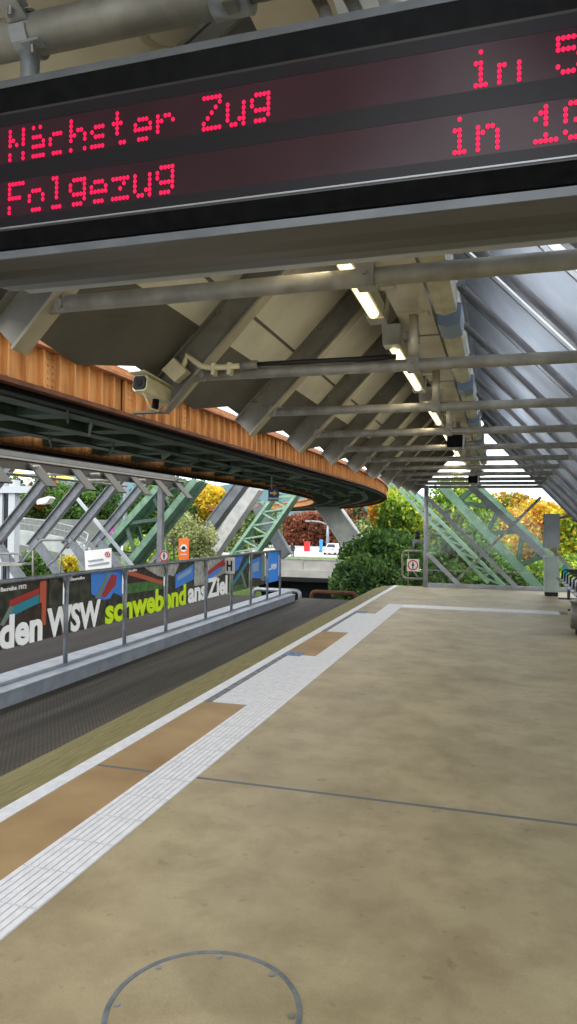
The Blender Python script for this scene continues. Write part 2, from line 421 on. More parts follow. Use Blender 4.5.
flat([(8.15,.62),(8.4,.88),(8.54,.86),(8.5,.72),(8.24,.58)], M['pr_red'], par=P[1], lift=.005)
flat([(8.3,.5),(8.45,.63),(8.68,.56),(8.68,.4),(8.3,.4)], M['pr_dark'], par=P[1], lift=.006)
flat([(8.75,.72),(9.9,.70),(9.9,.56),(8.75,.58)], M['pr_green'], par=P[2])
flat([(8.75,.86),(9.9,.62),(9.9,.68),(8.75,.93)], M['pr_orange'], par=P[2], lift=.004)
flat([(9.3,.92),(9.94,.92),(9.94,.73),(9.7,.78)], M['pr_pale'], par=P[2], lift=.004)
flat([(8.75,.57),(9.94,.55),(9.94,.45),(8.75,.47)], M['pr_dark'], par=P[2], lift=.003)
flat([(10.02,.92),(10.5,.92),(10.3,.72),(10.02,.78)], M['pr_pale'], par=P[3])
flat([(10.35,.74),(11.05,.88),(11.05,.62),(10.35,.52)], M['pr_blue'], par=P[3], lift=.004)
flat([(10.42,.71),(10.95,.82),(10.95,.74),(10.42,.64)], M['pr_sky'], par=P[3], lift=.006)
flat([(11.08,.92),(11.48,.92),(11.48,.5),(11.08,.5)], M['pr_pale'], par=P[3], lift=.004)
flat([(11.58,.7),(12.4,.9),(12.5,.8),(11.62,.56)], M['pr_red'], par=P[4], lift=.004)
flat([(11.56,.62),(12.3,.78),(12.3,.70),(11.56,.52)], M['pr_blue'], par=P[4], lift=.005)
flat([(11.55,.52),(12.72,.66),(12.72,.24),(11.55,.24)], M['pr_dark'], par=P[4], lift=.003)
flat([(12.82,.92),(13.5,.92),(13.2,.66),(12.82,.6)], M['pr_blue'], par=P[5])
flat([(12.85,.4),(13.8,.88),(13.8,.78),(12.95,.36)], M['pr_teal'], par=P[5], lift=.004)
flat([(13.3,.6),(13.42,.62),(13.7,.26),(13.58,.26)], M['pr_steel'], par=P[5], lift=.005)
flat([(12.82,.36),(13.5,.34),(13.5,.24),(12.82,.24)], M['pr_green'], par=P[5], lift=.004)
flat([(13.95,.8),(14.55,.86),(14.6,.38),(13.95,.44)], M['pr_blue'], par=P[6], lift=.004)
flat([(14.05,.72),(14.42,.76),(14.42,.56),(14.05,.54)], M['pr_sky'], par=P[6], lift=.006)
flat([(14.6,.9),(14.85,.9),(14.85,.3),(14.6,.34)], M['pr_steel'], par=P[6], lift=.004)
YD, UPZ = (0,1,0), (0,0,1)
def word(t, y0, y1, z, h, mt): text_mesh(t, (XB+.009, y0, z), YD, UPZ, y1-y0, h, mt, 'lettering', ba, bold=.034, depth=.004)
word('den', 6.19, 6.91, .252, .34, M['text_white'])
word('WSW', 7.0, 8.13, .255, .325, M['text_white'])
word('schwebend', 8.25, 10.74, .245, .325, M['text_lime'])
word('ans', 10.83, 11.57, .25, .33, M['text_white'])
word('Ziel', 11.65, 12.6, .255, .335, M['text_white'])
text_mesh('Baureihe 1972', (XB+.009, 6.2, .845), YD, UPZ, .42, .045, M['text_white'], 'caption', ba, .01, .002)
text_mesh('Baureihe', (XB+.009, 7.45, .865), YD, UPZ, .3, .04, M['text_white'], 'caption', ba, .01, .002)
text_mesh('Baureihe', (XB+.009, 8.78, .885), YD, UPZ, .3, .035, M['text_white'], 'caption', ba, .01, .002)
bp = thing('end_sign', (XF-.03, 15.4, .25), 'plain bright blue panel at the far end of the banner fence', 'sign')
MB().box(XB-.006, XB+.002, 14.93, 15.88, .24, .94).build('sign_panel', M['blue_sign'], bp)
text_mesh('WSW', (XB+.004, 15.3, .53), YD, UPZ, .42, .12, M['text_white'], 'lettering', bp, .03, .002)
MB().prism([(XB+.003,15.07,.51),(XB+.003,15.3,.54),(XB+.003,15.3,.57),(XB+.003,15.07,.53)], (.002,0,0)).build('lettering', M['text_white'], bp)

def ring_yz(mb, c, r0, r1, t=.004, n=28, axis='x'):
    vs = []; fs = []
    for i in range(n):
        a = 2*PI*i/n
        for r, d in ((r0,0),(r1,0),(r1,t),(r0,t)):
            if axis == 'x': vs.append((c[0]+d, c[1]+r*math.cos(a), c[2]+r*math.sin(a)))
            else: vs.append((c[0]+r*math.cos(a), c[1]-d, c[2]+r*math.sin(a)))
    for i in range(n):
        j = (i+1) % n
        for k in range(4): fs.append((i*4+k, j*4+k, j*4+(k+1)%4, i*4+(k+1)%4))
    mb.add(vs, fs)
def walker(mb, c, s, axis='x'):
    """small black standing figure with raised hand, flat"""
    shapes = [[(-.13,.22),(.13,.22),(.15,-.1),(.08,-.1),(.07,-.5),(-.07,-.5),(-.08,-.1),(-.15,-.1)],
              [(.1*math.cos(a), .34+.1*math.sin(a)) for a in [k*PI/5 for k in range(10)]]]
    for sh in shapes:
        if axis == 'x': mb.prism([(c[0], c[1]+u*s, c[2]+v*s) for u, v in sh], (.003, 0, 0))
        else: mb.prism([(c[0]+u*s, c[1], c[2]+v*s) for u, v in sh], (0, -.003, 0))
# letter H plate on the fence
hs = thing('stop_sign', (XF+.1, 12.6, .75), 'square grey plate with black capital H fixed to the banner fence', 'sign')
ha, hb = at(224.5, 573.5, 12.5), at(234.5, 557.5, 12.5)
MB().box(ha.x, hb.x, 12.5, 12.52, ha.z, hb.z).build('plate', mat('grey_plate', (238,238,230), .5), hs)
text_mesh('H', (ha.x+.045, 12.496, ha.z+.06), (1,0,0), UPZ, hb.x-ha.x-.09, hb.z-ha.z-.12, M['ink'], 'lettering', hs, .03, .002)
rs = thing('round_sign', (XF, 9.9, .95), 'round white no entry sign with red ring on stem above the banner fence', 'sign')
rc = at(164, 556, 9.85)
MB().disc((rc.x, 9.86, rc.z), (0,-1,0), .085, .008, 32).build('plate', M['white_paint'], rs)
mb = MB(); ring_yz(mb, (rc.x, 9.85, rc.z), .062, .08, .004, 28, 'y'); mb.build('red_ring', M['red'], rs)
mb = MB(); walker(mb, (rc.x, 9.85, rc.z), .1, 'y'); mb.build('pictogram', M['ink'], rs)
MB().path([(XF, 9.93, .95), (XF, 9.93, 1.2), (XF, 9.98, 1.32), (XF, 10.1, 1.35), (XF, 10.2, 1.28), (XF, 10.22, .95)], .014, 8).build('stem', M['post'], rs, True)

# ------------------------------------------------------------------ near roof
RY = lambda n: 1.158 + 1.583*n
XL, XR, ZR = -1.916, .967, 2.568
XRG, SL = -.47, 1.055            # ridge and slope
def zl(x, off=0): return ZR + SL*(x-XL) + off
def zr(x, off=0): return ZR + SL*(XR-x) + off
TOP = .30                          # vertical offset of the roof skin above the rafters' underside
def rafter(name, xa, za, xb, zb, Y, matw, matf, label, group, bolts=True):
    """I-beam in the plane y=Y whose underside runs from (xa,za) up to (xb,zb)"""
    t = thing(name, (xa, Y, za), label, 'rafter', group)
    a, b = Vector((xa, Y, za)), Vector((xb, Y, zb)); d = (b-a).normalized(); n = Vector((-d.z, 0, d.x))
    if n.z < 0: n = -n
    MB().beam(a+n*.105, b+n*.105, .012, .19).build('web', matw, t)
    MB().beam(a+n*.008, b+n*.008, .11, .016).build('lower_flange', matf, t)
    MB().beam(a+n*.204, b+n*.204, .11, .014).build('upper_flange', matw, t)
    if bolts:
        L = (b-a).length; k = .25
        while k < L-.2:
            c = a + d*k + n*.19; MB().disc(c+Vector((0,-.045,0)), -n, .013, .03, 8).build('bolt', M['bolt'], t); k += .42
    return t
GL, GR = 'left slope rafters', 'right slope rafters'
rl0 = None
for n in range(0, 12):
    nm = 'nearest to the display' if n == 1 else ('beside the display board overhead' if n == 0 else ('last before the open end' if n == 11 else '%s from the display' % ORD[n]))
    lab = 'grey steel roof rafter on the left slope, %s' % nm
    labr = 'blue-grey steel roof rafter on the right slope, %s' % nm
    Y = RY(n)
    if n == 0: 
        rl0 = rafter('roof_rafter', -2.11, zl(-2.11), XRG, zl(XRG), Y, M['rafter'], M['flange'], lab, GL)
        rr0 = rafter('roof_rafter', 2.05, zr(2.05), XRG, zr(XRG), Y, M['rafter_right'], M['rafter_right'], labr, GR, False)
    else:
        dup(rl0, (-2.11, Y, zl(-2.11)), lab, GL); dup(rr0, (2.05, Y, zr(2.05)), labr, GR)
# left skin: pale upper sheets, folded dark lower sheets
up_ = MB(); lo_ = MB(); sm_ = MB()
def PL(x, y, o=0): return (x, y, zl(x, TOP+o))
for n in range(-2, 11):
    a, b = RY(n), RY(n+1)
    up_.prism([PL(-1.90, a), PL(-1.90, b), PL(XRG, b), PL(XRG, a)], (0, 0, .03))
    sm_.prism([PL(-1.72, a+.06, -.004), PL(-1.72, b-.06, -.004), PL(-1.705, b-.06, -.004), PL(-1.705, a+.06, -.004)], (0,0,.01))
    # lower dark sheet with skewed eave edge and a diagonal seam
    ya, yb = a+.02, b-.02
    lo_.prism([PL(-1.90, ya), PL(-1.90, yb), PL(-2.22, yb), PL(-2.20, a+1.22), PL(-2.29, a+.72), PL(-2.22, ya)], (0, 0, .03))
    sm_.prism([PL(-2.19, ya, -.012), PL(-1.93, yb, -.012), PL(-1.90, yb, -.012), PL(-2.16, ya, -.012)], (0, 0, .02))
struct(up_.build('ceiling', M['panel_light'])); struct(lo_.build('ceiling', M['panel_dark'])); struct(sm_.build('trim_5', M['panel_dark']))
# right skin: stepped louvre sheets with open light strips
pr_ = MB(); an_ = MB(); dk_ = MB(); sky_ = MB()
TOPR = .10
def PR(x, y, o=0): return (x, y, zr(x, TOPR+o))
XE = 2.15
for n in range(-1, 11):
    a, b = RY(n), RY(n+1)
    gap = {1: .34, 2: .30, 3: .22}.get(n, .09); top = XRG+.08
    y0 = a + gap
    if n in (1, 2, 3): sky_.prism([PR(top+.1, a+.075, -.075), PR(top+.1, y0-.02, -.075), PR(XE, y0-.02, -.075), PR(XE, a+.075, -.075)], (0,0,.006))
    pr_.prism([PR(top, y0+.16), PR(top, b-.05), PR(XE, b-.05), PR(XE, y0+.16)], (0,0,.03))
    an_.prism([PR(top+.05, y0+.03, -.05), PR(top+.05, y0+.16, -.05), PR(XE, y0+.16, -.05), PR(XE, y0+.03, -.05)], (0,0,.02))
    dk_.prism([PR(top, y0, -.06), PR(top, y0+.03, -.06), PR(XE, y0+.03, -.06), PR(XE, y0, -.06)], (0,0,.12))
    dk_.prism([PR(top, y0+.16, -.06), PR(top, y0+.175, -.06), PR(XE, y0+.175, -.06), PR(XE, y0+.16, -.06)], (0,0,.08))
    an_.prism([PR(top, y0+.16, -.06), PR(top, b-.06, -.06), PR(top+.03, b-.06, -.06), PR(top+.03, y0+.16, -.06)], (0,0,.09))
struct(sky_.build('window_1', M['skylight'])); struct(pr_.build('ceiling', M['panel_right'])); struct(an_.build('ceiling', M['angle_right'])); struct(dk_.build('trim_6', M['rafter_right']))
rg = MB(); rg.prism([(XRG-.12, -2, zl(XRG)+.26), (XRG+.12, -2, zl(XRG)+.26), (XRG, -2, zl(XRG)+.45)], (0, 20.7, 0)); struct(rg.build('trim_7', M['rafter_right']))

# tie rods with end plates, clamp and hanger
GT = 'tie rods under the roof'
tr0 = None
for n in range(1, 12):
    nm = {1: 'nearest, right behind the display', 2: 'second from the display, carrying the black cable', 11: 'farthest, at the open end of the roof'}.get(n, '%s from the display' % ORD[n])
    lab = 'grey tubular tie rod across the roof, %s' % nm
    Y = RY(n)
    if tr0 is None:
        tr0 = thing('tie_rod', (XL, Y, ZR), lab, 'tie rod', GT)
        MB().tube((XL+.05, Y, ZR), (XR-.05, Y, ZR), .037, 14).build('tube', M['galv'], tr0, True)
        for s, x in ((1, XL), (-1, XR)):
            mb = MB(); mb.prism([(x-s*.06, Y-.012, ZR-.04), (x+s*.14, Y-.012, ZR-.03), (x+s*.14, Y-.012, ZR+.03), (x-s*.02, Y-.012, ZR+.06)], (0,.024,0))
            mb.disc((x+s*.02, Y-.03, ZR), (0,1,0), .024, .06, 10); mb.build('end_plate', M['galv'], tr0)
        cx = -.51
        mb = MB(); mb.box(cx-.035, cx+.035, Y-.043, Y+.043, ZR-.043, ZR+.046); mb.disc((cx+.0, Y-.055, ZR+.01), (0,1,0), .012, .02, 8); mb.build('clamp', M['galv'], tr0)
        MB().tube((cx, Y, ZR+.04), (cx, Y, 2.885), .03, 12).build('hanger', M['steel'], tr0, True)
        MB().box(cx-.09, cx+.09, Y-.05, Y+.05, 2.868, 2.88).build('hanger_plate', M['steel'], tr0)
    else: dup(tr0, (XL, Y, ZR), lab, GT)

# ridge duct
dc = thing('ridge_duct', (-.505, 2, 2.88), 'long bright sheet steel duct hanging under the roof ridge', 'duct')
mb = MB(); mb.prism([(-.615, .4, 2.88), (-.40, .4, 2.88), (-.35, .4, 3.12), (-.66, .4, 3.12)], (0, 18.4, 0)); mb.build('channel', M['steel'], dc)
mb = MB()
for n in range(1, 12): mb.box(-.625, -.39, RY(n)+.5, RY(n)+.515, 2.872, 3.1)
mb.build('joint_seam', M['galv'], dc)
mb = MB(); mb.box(-.49, -.47, .4, 18.8, 3.12, zl(XRG)+.3); mb.build('hanging_plate', M['rafter'], dc)

# lamps
LG = 'lit strip lamps left of the duct'
l0 = None
for i, y in enumerate((2.25, 4.4, 6.5, 8.6, 10.7, 12.8)):
    lab = 'lit clear cased strip lamp left of the duct, %s from display' % (ORD[i+1] if i else 'nearest')
    if l0 is None:
        l0 = thing('strip_lamp', (-.68, y, 2.84), lab, 'lamp', LG); x = -.66
        mb = MB(); mb.prism([(x-.05, y+.12, 2.80), (x+.05, y+.12, 2.80), (x+.04, y+.12, 2.735), (x-.04, y+.12, 2.735)], (0, 1.45, 0)); mb.build('cover', M['lamp_cover'], l0)
        MB().tube((x, y+.13, 2.735), (x, y+1.52, 2.735), .03, 10).build('tube', M['lamp_on'], l0, True)
        for yy in (y, y+1.57): 
            mb = MB(); mb.prism([(x-.06, yy, 2.85), (x+.06, yy, 2.85), (x+.05, yy, 2.72), (x-.05, yy, 2.72)], (0, .12, 0)); mb.build('end_cap', M['lamp_metal'], l0)
        for yy in (y+.3, y+1.3): MB().box(x-.05, x+.14, yy, yy+.06, 2.80, 2.90).build('bracket', M['lamp_metal'], l0)
    else: dup(l0, (-.68, y, 2.84), lab, LG)
LG2 = 'unlit lamps right of the duct'
l0 = None
for i, y in enumerate((2.3, 4.3, 6.4, 8.5, 10.6, 12.7)):
    lab = 'unlit strip lamp with blue-grey end right of the duct, %s from display' % (ORD[i+1] if i else 'nearest')
    if l0 is None:
        l0 = thing('strip_lamp', (-.30, y, 2.86), lab, 'lamp', LG2); x = -.31
        mb = MB(); mb.prism([(x-.05, y+.3, 2.93), (x+.075, y+.3, 2.90), (x+.065, y+.3, 2.81), (x, y+.3, 2.79), (x-.05, y+.3, 2.81)], (0, 1.5, 0)); mb.build('cover', M['lamp_cover'], l0)
        MB().box(x-.055, x-.03, y+.25, y+1.75, 2.82, 2.95).build('bracket', M['lamp_metal'], l0)
        mb = MB(); mb.prism([(x-.055, y, 2.95), (x+.085, y, 2.92), (x+.075, y, 2.80), (x, y, 2.78), (x-.055, y, 2.80)], (0, .3, 0)); mb.build('end_cap', M['lamp_end'], l0)
    else: dup(l0, (-.30, y, 2.86), lab, LG2)

# loudspeakers hanging below the rods
for i, (y, zc, lb) in enumerate(((9.0, 2.64, 'nearer and larger looking'), (15.3, 2.56, 'farther, close to the open end'))):
    t = thing('loudspeaker', (-.54, y, zc), 'black boxy loudspeaker hanging under the ridge duct, %s' % lb, 'loudspeaker', 'loudspeakers')
    MB().box(-.635, -.445, y-.02, y+.14, zc-.075, zc+.075).build('housing', M['black'], t)
    MB().disc((-.54, y-.02, zc), (0,-1,0), .055, .006, 20).build('grille', M['bezel'], t)
    MB().box(-.555, -.525, y+.04, y+.07, zc+.07, 2.885).build('bracket', M['alu_light'], t)
    MB().box(-.445, -.425, y-.02, y+.14, zc-.1, zc+.09).build('side_plate', M['alu_light'], t)

# ------------------------------------------------------------------ display board
DY, DX0, DX1 = 1.4, -1.22, .56
db = thing('display_board', (-.33, DY, 2.2), 'large black LED train display with red lettering hanging from overhead pipe', 'display board')
hp = [(DY+.015, 2.636), (DY, 2.634), (DY, 2.622), (DY+.012, 2.622), (DY+.012, 2.232), (DY, 2.232), (DY, 2.214), (DY+.012, 2.207), (DY+.03, 2.196), (DY+.06, 2.189), (DY+.10, 2.187), (DY+.14, 2.191), (DY+.17, 2.2), (DY+.19, 2.212), (DY+.205, 2.222), (DY+.22, 2.222), (DY+.22, 2.63), (DY+.2, 2.636)]
MB().prism([(DX0, y, z) for y, z in hp], (DX1-DX0, 0, 0)).build('housing', M['under'], db)
mb = MB(); mb.box(DX0-.002, DX1+.002, DY-.003, DY+.05, 2.622, 2.640); mb.build('top_strip', M['alu'], db)
mb = MB(); mb.box(DX0-.002, DX1+.002, DY-.003, DY+.02, 2.213, 2.231); mb.build('bottom_strip', M['alu'], db)
MB().box(DX0, DX1, DY+.195, DY+.224, 2.210, 2.222).build('rear_strip', M['alu_light'], db)
mb = MB(); mb.prism([(DX0, DY-.002, 2.622), (DX0, DY+.014, 2.566), (DX0, DY+.03, 2.566), (DX0, DY+.03, 2.622)], (DX1-DX0, 0, 0))
mb.prism([(DX0, DY+.014, 2.294), (DX0, DY-.002, 2.236), (DX0, DY+.03, 2.236), (DX0, DY+.03, 2.294)], (DX1-DX0, 0, 0))
mb.box(DX0, DX0+.05, DY, DY+.03, 2.236, 2.622); mb.box(DX1-.05, DX1, DY, DY+.03, 2.236, 2.622)
mb.build('bezel', M['bezel'], db)
MB().box(DX0+.05, DX1-.05, DY+.009, DY+.02, 2.291, 2.2945).build('silver_edge', M['alu_light'], db)
sc_ = MB().box(DX0+.05, DX1-.05, DY+.0112, DY+.02, 2.2945, 2.566).build('screen', M['screen'], db)
mb = MB()
for za, zb in ((2.294, 2.318), (2.405, 2.447), (2.538, 2.566)): mb.box(DX0+.05, DX1-.05, DY+.0105, DY+.0115, za, zb)
mb.build('matrix_gap', M['screen_band'], sc_)
FONT = {
 'N': "10001 10001 11001 10101 10011 10001 10001", 'ä': "01010 00000 01110 00001 01111 10001 01111", 'c': "00000 00000 01110 10000 10000 10001 01110",
 'h': "10000 10000 10110 11001 10001 10001 10001", 's': "00000 00000 01110 10000 01110 00001 11110", 't': "01000 01000 11100 01000 01000 01001 00110",
 'e': "00000 00000 01110 10001 11111 10000 01110", 'r': "00000 00000 10110 11001 10000 10000 10000", 'Z': "11111 00001 00010 00100 01000 10000 11111",
 'u': "00000 00000 10001 10001 10001 10011 01101", 'g': "00000 01111 10001 10001 01111 00001 01110", 'F': "11111 10000 10000 11110 10000 10000 10000",
 'o': "00000 00000 01110 10001 10001 10001 01110", 'l': "01100 00100 00100 00100 00100 00100 01110", 'z': "00000 00000 11111 00010 00100 01000 11111",
 'i': "00100 00000 01100 00100 00100 00100 01110", 'n': "00000 00000 10110 11001 10001 10001 10001", '5': "11111 10000 11110 00001 00001 10001 01110",
 '1': "00100 01100 10100 00100 00100 00100 11111", '0': "01110 10001 10011 10101 11001 10001 01110", 'm': "00000 00000 11010 10101 10101 10101 10101", ' ': "00000 00000 00000 00000 00000 00000 00000"}
def led_line(txt, x0, ztop, dx, dy, adv, off_rows):
    yf = DY+.0095
    for k, ch in enumerate(txt):
        if ch == ' ': continue
        mb = MB()
        for r, row in enumerate(FONT[ch].split()):
            if r in off_rows(k, ch): continue
            for c, v in enumerate(row):
                if v == '1':
                    x = x0 + k*adv + c*dx; z = ztop - r*dy
                    mb.prism([(x+.0042*math.cos(2*PI*(j+.5)/8), yf, z+.0050*math.sin(2*PI*(j+.5)/8)) for j in range(8)], (0, .0015, 0))
        mb.build('led_character', M['led'], sc_)
SCAN = {'N': (4,), 'ä': (5,), 'c': (5,), 'h': (5,), 's': (5,), 't': (5,), 'e': (5,), 'r': (6,), 'F': (4,), 'o': (5,), 'l': (5,), 'g': (), 'z': (5,), 'u': ()}
# the multiplexed display drops one scan line of the left hand letters
led_line('Nächster Zug', -1.124, 2.522, .0092, .0112, .0555, lambda k, c: SCAN.get(c, ()) if k < 9 else ())
led_line('Folgezug', -1.123, 2.395, .0092, .0112, .0555, lambda k, c: SCAN.get(c, ()))
led_line('in 5 min', -.060, 2.520, .0091, .0108, .0530, lambda k, c: (4,) if k > 2 else ((1, 2) if c == 'n' else (1,)))
led_line('in 10 min', -.099, 2.394, .0091, .0108, .0530, lambda k, c: (4,) if k > 2 else (1,))
# pipe carrying the display
pp = thing('support_pipe', (-1.4, 1.5, 2.817), 'thick weathered pipe above the display board running sideways', 'pipe')
MB().tube((-1.75, 1.5, 2.817), (-.57, 1.5, 2.817), .047, 24).build('pipe', M['galv'], pp, True)
MB().tube((-.645, 1.5, 2.817), (-.555, 1.5, 2.817), .052, 24).build('sleeve', M['alu_light'], pp, True)
MB().tube((-.56, 1.5, 2.817), (.5, 1.5, 2.80), .03, 16).build('thin_pipe', M['galv'], pp, True)
mb = MB(); mb.box(-.60, -.57, 1.44, 1.48, 2.75, 2.775); mb.disc((-.585, 1.43, 2.765), (0,1,0), .013, .05, 10); mb.build('sleeve_bolt', M['bolt'], pp)
cl = thing('pipe_clamp', (-1.14, 1.5, 2.79), 'bright steel clamp and stub holding the display board to the thick pipe', 'clamp')
mb = MB()
vs = []
for k in range(17):
    a = PI*.75 - 2*PI*k/16*.86
    vs.append((math.cos(a), math.sin(a)))
for (u0, v0), (u1, v1) in zip(vs[:-1], vs[1:]):
    mb.prism([(-1.165, 1.5+u0*.049, 2.817+v0*.049), (-1.165, 1.5+u0*.056, 2.817+v0*.056), (-1.165, 1.5+u1*.056, 2.817+v1*.056), (-1.165, 1.5+u1*.049, 2.817+v1*.049)], (.045, 0, 0))
mb.build('strap', M['alu_light'], cl)
for d in (-.018, .012): MB().prism([(-1.17, 1.452, 2.84+d), (-1.115, 1.452, 2.84+d), (-1.115, 1.395, 2.866+d), (-1.17, 1.395, 2.866+d)], (0, .004, .006)).build('lug', M['alu_light'], cl)
MB().prism([(-1.125, 1.47, 2.757), (-1.075, 1.47, 2.757), (-1.075, 1.44, 2.757), (-1.125, 1.44, 2.757)], (0, 0, .006)).build('lug', M['alu_light'], cl)
MB().tube((-1.142, 1.425, 2.815), (-1.142, 1.425, 2.89), .007, 8).build('bolt', M['bolt'], cl); MB().tube((-1.1, 1.455, 2.735), (-1.1, 1.455, 2.77), .007, 8).build('bolt', M['bolt'], cl)
MB().tube((-1.14, 1.5, 2.62), (-1.14, 1.5, 2.775), .023, 16).build('stub', M['alu_light'], cl, True)
# flexible conduits and bracket behind the display
for k, (px, lb) in enumerate(((318, 'left of the two grey ones'), (350, 'right of the two grey ones'))):
    a = at(px-8, -14, 1.62); b = at(px+3, 2, 1.6); c = at(px+9, 14, 1.58); d = at(px+13, 34, 1.56)
    mb = MB(); pts = []
    for t in range(25):
        u = t/24; q = (a*(1-u)**3 + b*3*u*(1-u)**2 + c*3*u*u*(1-u) + d*u**3); pts.append(q)
    mb.path(pts, .013, 10)
    for q0, q1 in zip(pts[:-1], pts[1:]): mb.path([q0, q0+(q1-q0)*.45], .0155, 10)
    tag(mb.build('flexible_conduit', M['galv'], None, True), 'ribbed flexible conduit rising behind the display top, %s' % lb, 'conduit', 'ribbed conduits')
pts = [at(x, y, 1.62) for x, y in ((137, 18), (141, 32), (148, 42), (158, 49), (172, 52), (190, 50))]
tag(MB().path(pts, .011, 8).build('cable_loop', M['cream'], None, True), 'beige cable loop hanging below the thick pipe behind display', 'cable')
br = thing('bracket_arm', tuple(at(215, 30, 1.75)), 'dark slanted steel bracket behind the thick pipe above the display', 'bracket')
MB().beam(at(176, 58, 1.75), at(236, 4, 1.75), .05, .012).build('arm', M['rafter'], br)
MB().beam(at(181, 62, 1.74), at(241, 8, 1.74), .012, .05).build('rib', M['rafter'], br)

# ------------------------------------------------------------------ CCTV, junction box, cable
cc = thing('security_camera', (-2.16, 4.28, 2.34), 'cream security camera pointing down the track on a bracket below second rafter', 'security camera')
P0, P1 = at(140, 383, 4.05), at(164, 396, 4.32)
ax = (P1-P0).normalized(); sd = ax.cross(Vector((0,0,1))).normalized(); upv = sd.cross(ax)
def oct_prism(mb, p, q, w, h, b=.3):
    pl = []
    for u, v in ((-1,-1+b),(-1+b,-1),(1-b,-1),(1,-1+b),(1,1-b),(1-b,1),(-1+b,1),(-1,1-b)): pl.append(p + sd*(u*w/2) + upv*(v*h/2))
    mb.prism(pl, q-p)
mb = MB(); oct_prism(mb, P0, P1+ax*.06, .11, .105); mb.build('housing', M['cream'], cc)
mb = MB(); oct_prism(mb, P0-ax*.012, P0+ax*.01, .09, .085); mb.build('front_window', M['glass_lens'], cc)
mb = MB(); mb.path([P0-ax*.016, P0-ax*.002], .025, 14); mb.build('lens', M['bezel'], cc)
mb = MB(); mb.prism([P0-ax*.05+upv*.058-sd*.062, P0-ax*.05+upv*.058+sd*.062, P0-ax*.05+upv*.066+sd*.062, P0-ax*.05+upv*.066-sd*.062], (P1-P0)+ax*.12); mb.build('sun_shield', M['cream'], cc)
mid = (P0+P1)/2
MB().tube(mid+ax*.05-upv*.05, mid+ax*.05-upv*.115, .022, 12).build('swivel', M['black'], cc)
bq = at(153, 408, 4.26)
pts = [P0+upv*.02-sd*.03, at(146, 398, 4.1), at(150, 408, 4.12), at(158, 411, 4.2), at(163, 404, 4.3), at(162, 388, 4.32)]
MB().path(pts, .006, 8).build('cable', M['cream'], cc, True)
mb = MB(); mb.beam(at(134, 413, 4.2), at(168, 412, 4.27), .07, .012); mb.build('shelf', M['rafter'], cc)
mb = MB(); mb.beam(at(166, 413, 4.25), at(196, 376, 4.25), .07, .012); mb.build('bracket_bar', M['rafter'], cc)
jb = thing('junction_box', tuple(at(173, 370, 4.25)), 'cream square junction box beside the second rafter above the security camera', 'junction box')
q = [at(162, 370, 4.22), at(175, 382, 4.22), at(187, 371, 4.22), at(174, 358, 4.22)]
MB().prism(q, (0, .07, 0)).build('box', M['cream'], jb)
MB().prism([p+(q[0]+q[1]+q[2]+q[3])/-4*.0+Vector((0,-.008,0)) for p in q], (0, .006, 0)).build('lid', M['cream'], jb)
cd = thing('conduit', tuple(at(186, 360, 4.24)), 'cream to black conduit lying along the second tie rod', 'conduit')
pts = [at(x, y, 4.25) for x, y in ((180, 372), (185, 362), (187, 355), (194, 361), (201, 366), (210, 367.5), (228, 367), (243, 365.5))]
MB().path(pts, .019, 10).build('cream_pipe', M['cream'], cd, True)
MB().tube(at(241, 365.7, 4.25), at(258, 364.3, 4.25), .028, 12).build('coupling', M['rafter'], cd, True)
MB().path([at(256, 364.5, 4.25), at(300, 362, 4.25), at(360, 359, 4.25), at(396, 356.5, 4.25)], .016, 10).build('black_cable', M['ink'], cd, True)
for x, y in ((214, 367.5), (230, 367)):
    p = at(x, y, 4.25); MB().box(p.x-.012, p.x+.012, p.y-.025, p.y+.04, p.z-.05, p.z+.025).build('pipe_clip', M['cream'], cd)

# ------------------------------------------------------------------ overhead guideway
GX, Y0C, RC = -3.3, 16.5, 62.0
def gpath(s, off):
    """point on the guideway at arc length s of the near girder, offset to the left by off"""
    if s < Y0C: return Vector((GX-off, s, 0)), Vector((-1, 0, 0))
    a = (s-Y0C)/RC; c = Vector((GX-RC, Y0C, 0)); u = Vector((math.cos(a), math.sin(a), 0))
    return c + u*(RC-off), -u
SS = [-2 + .5*i for i in range(38)] + [17 + .75*i for i in range(125)]
def sweep(prof, s_list, closed=True):
    """prof: (offset, z) polygon swept along the guideway"""
    mb = MB(); n = len(prof); vs = []; fs = []
    for s in s_list:
        for o, z in prof:
            p, _ = gpath(s, o); vs.append((p.x, p.y, z))
    for i in range(len(s_list)-1):
        for j in range(n if closed else n-1):
            k = (j+1) % n; fs.append((i*n+j, i*n+k, (i+1)*n+k, (i+1)*n+j))
    if closed: fs.append(tuple(range(n-1,-1,-1))); fs.append(tuple((len(s_list)-1)*n+j for j in range(n)))
    mb.add(vs, fs); return mb
gw = thing('overhead_guideway', (-4.75, 6, 2.5), 'rusty orange suspended railway guideway with dark green underside curving away to the left', 'guideway')
ZB, ZT = 2.56, 2.95
def gbox(mb, s0, s1, o0, o1, z0, z1):
    a, _ = gpath(s0, o0); b, _ = gpath(s1, o0); c, _ = gpath(s1, o1); d, _ = gpath(s0, o1)
    mb.prism([(a.x,a.y,z0),(b.x,b.y,z0),(c.x,c.y,z0),(d.x,d.y,z0)], (0,0,z1-z0))
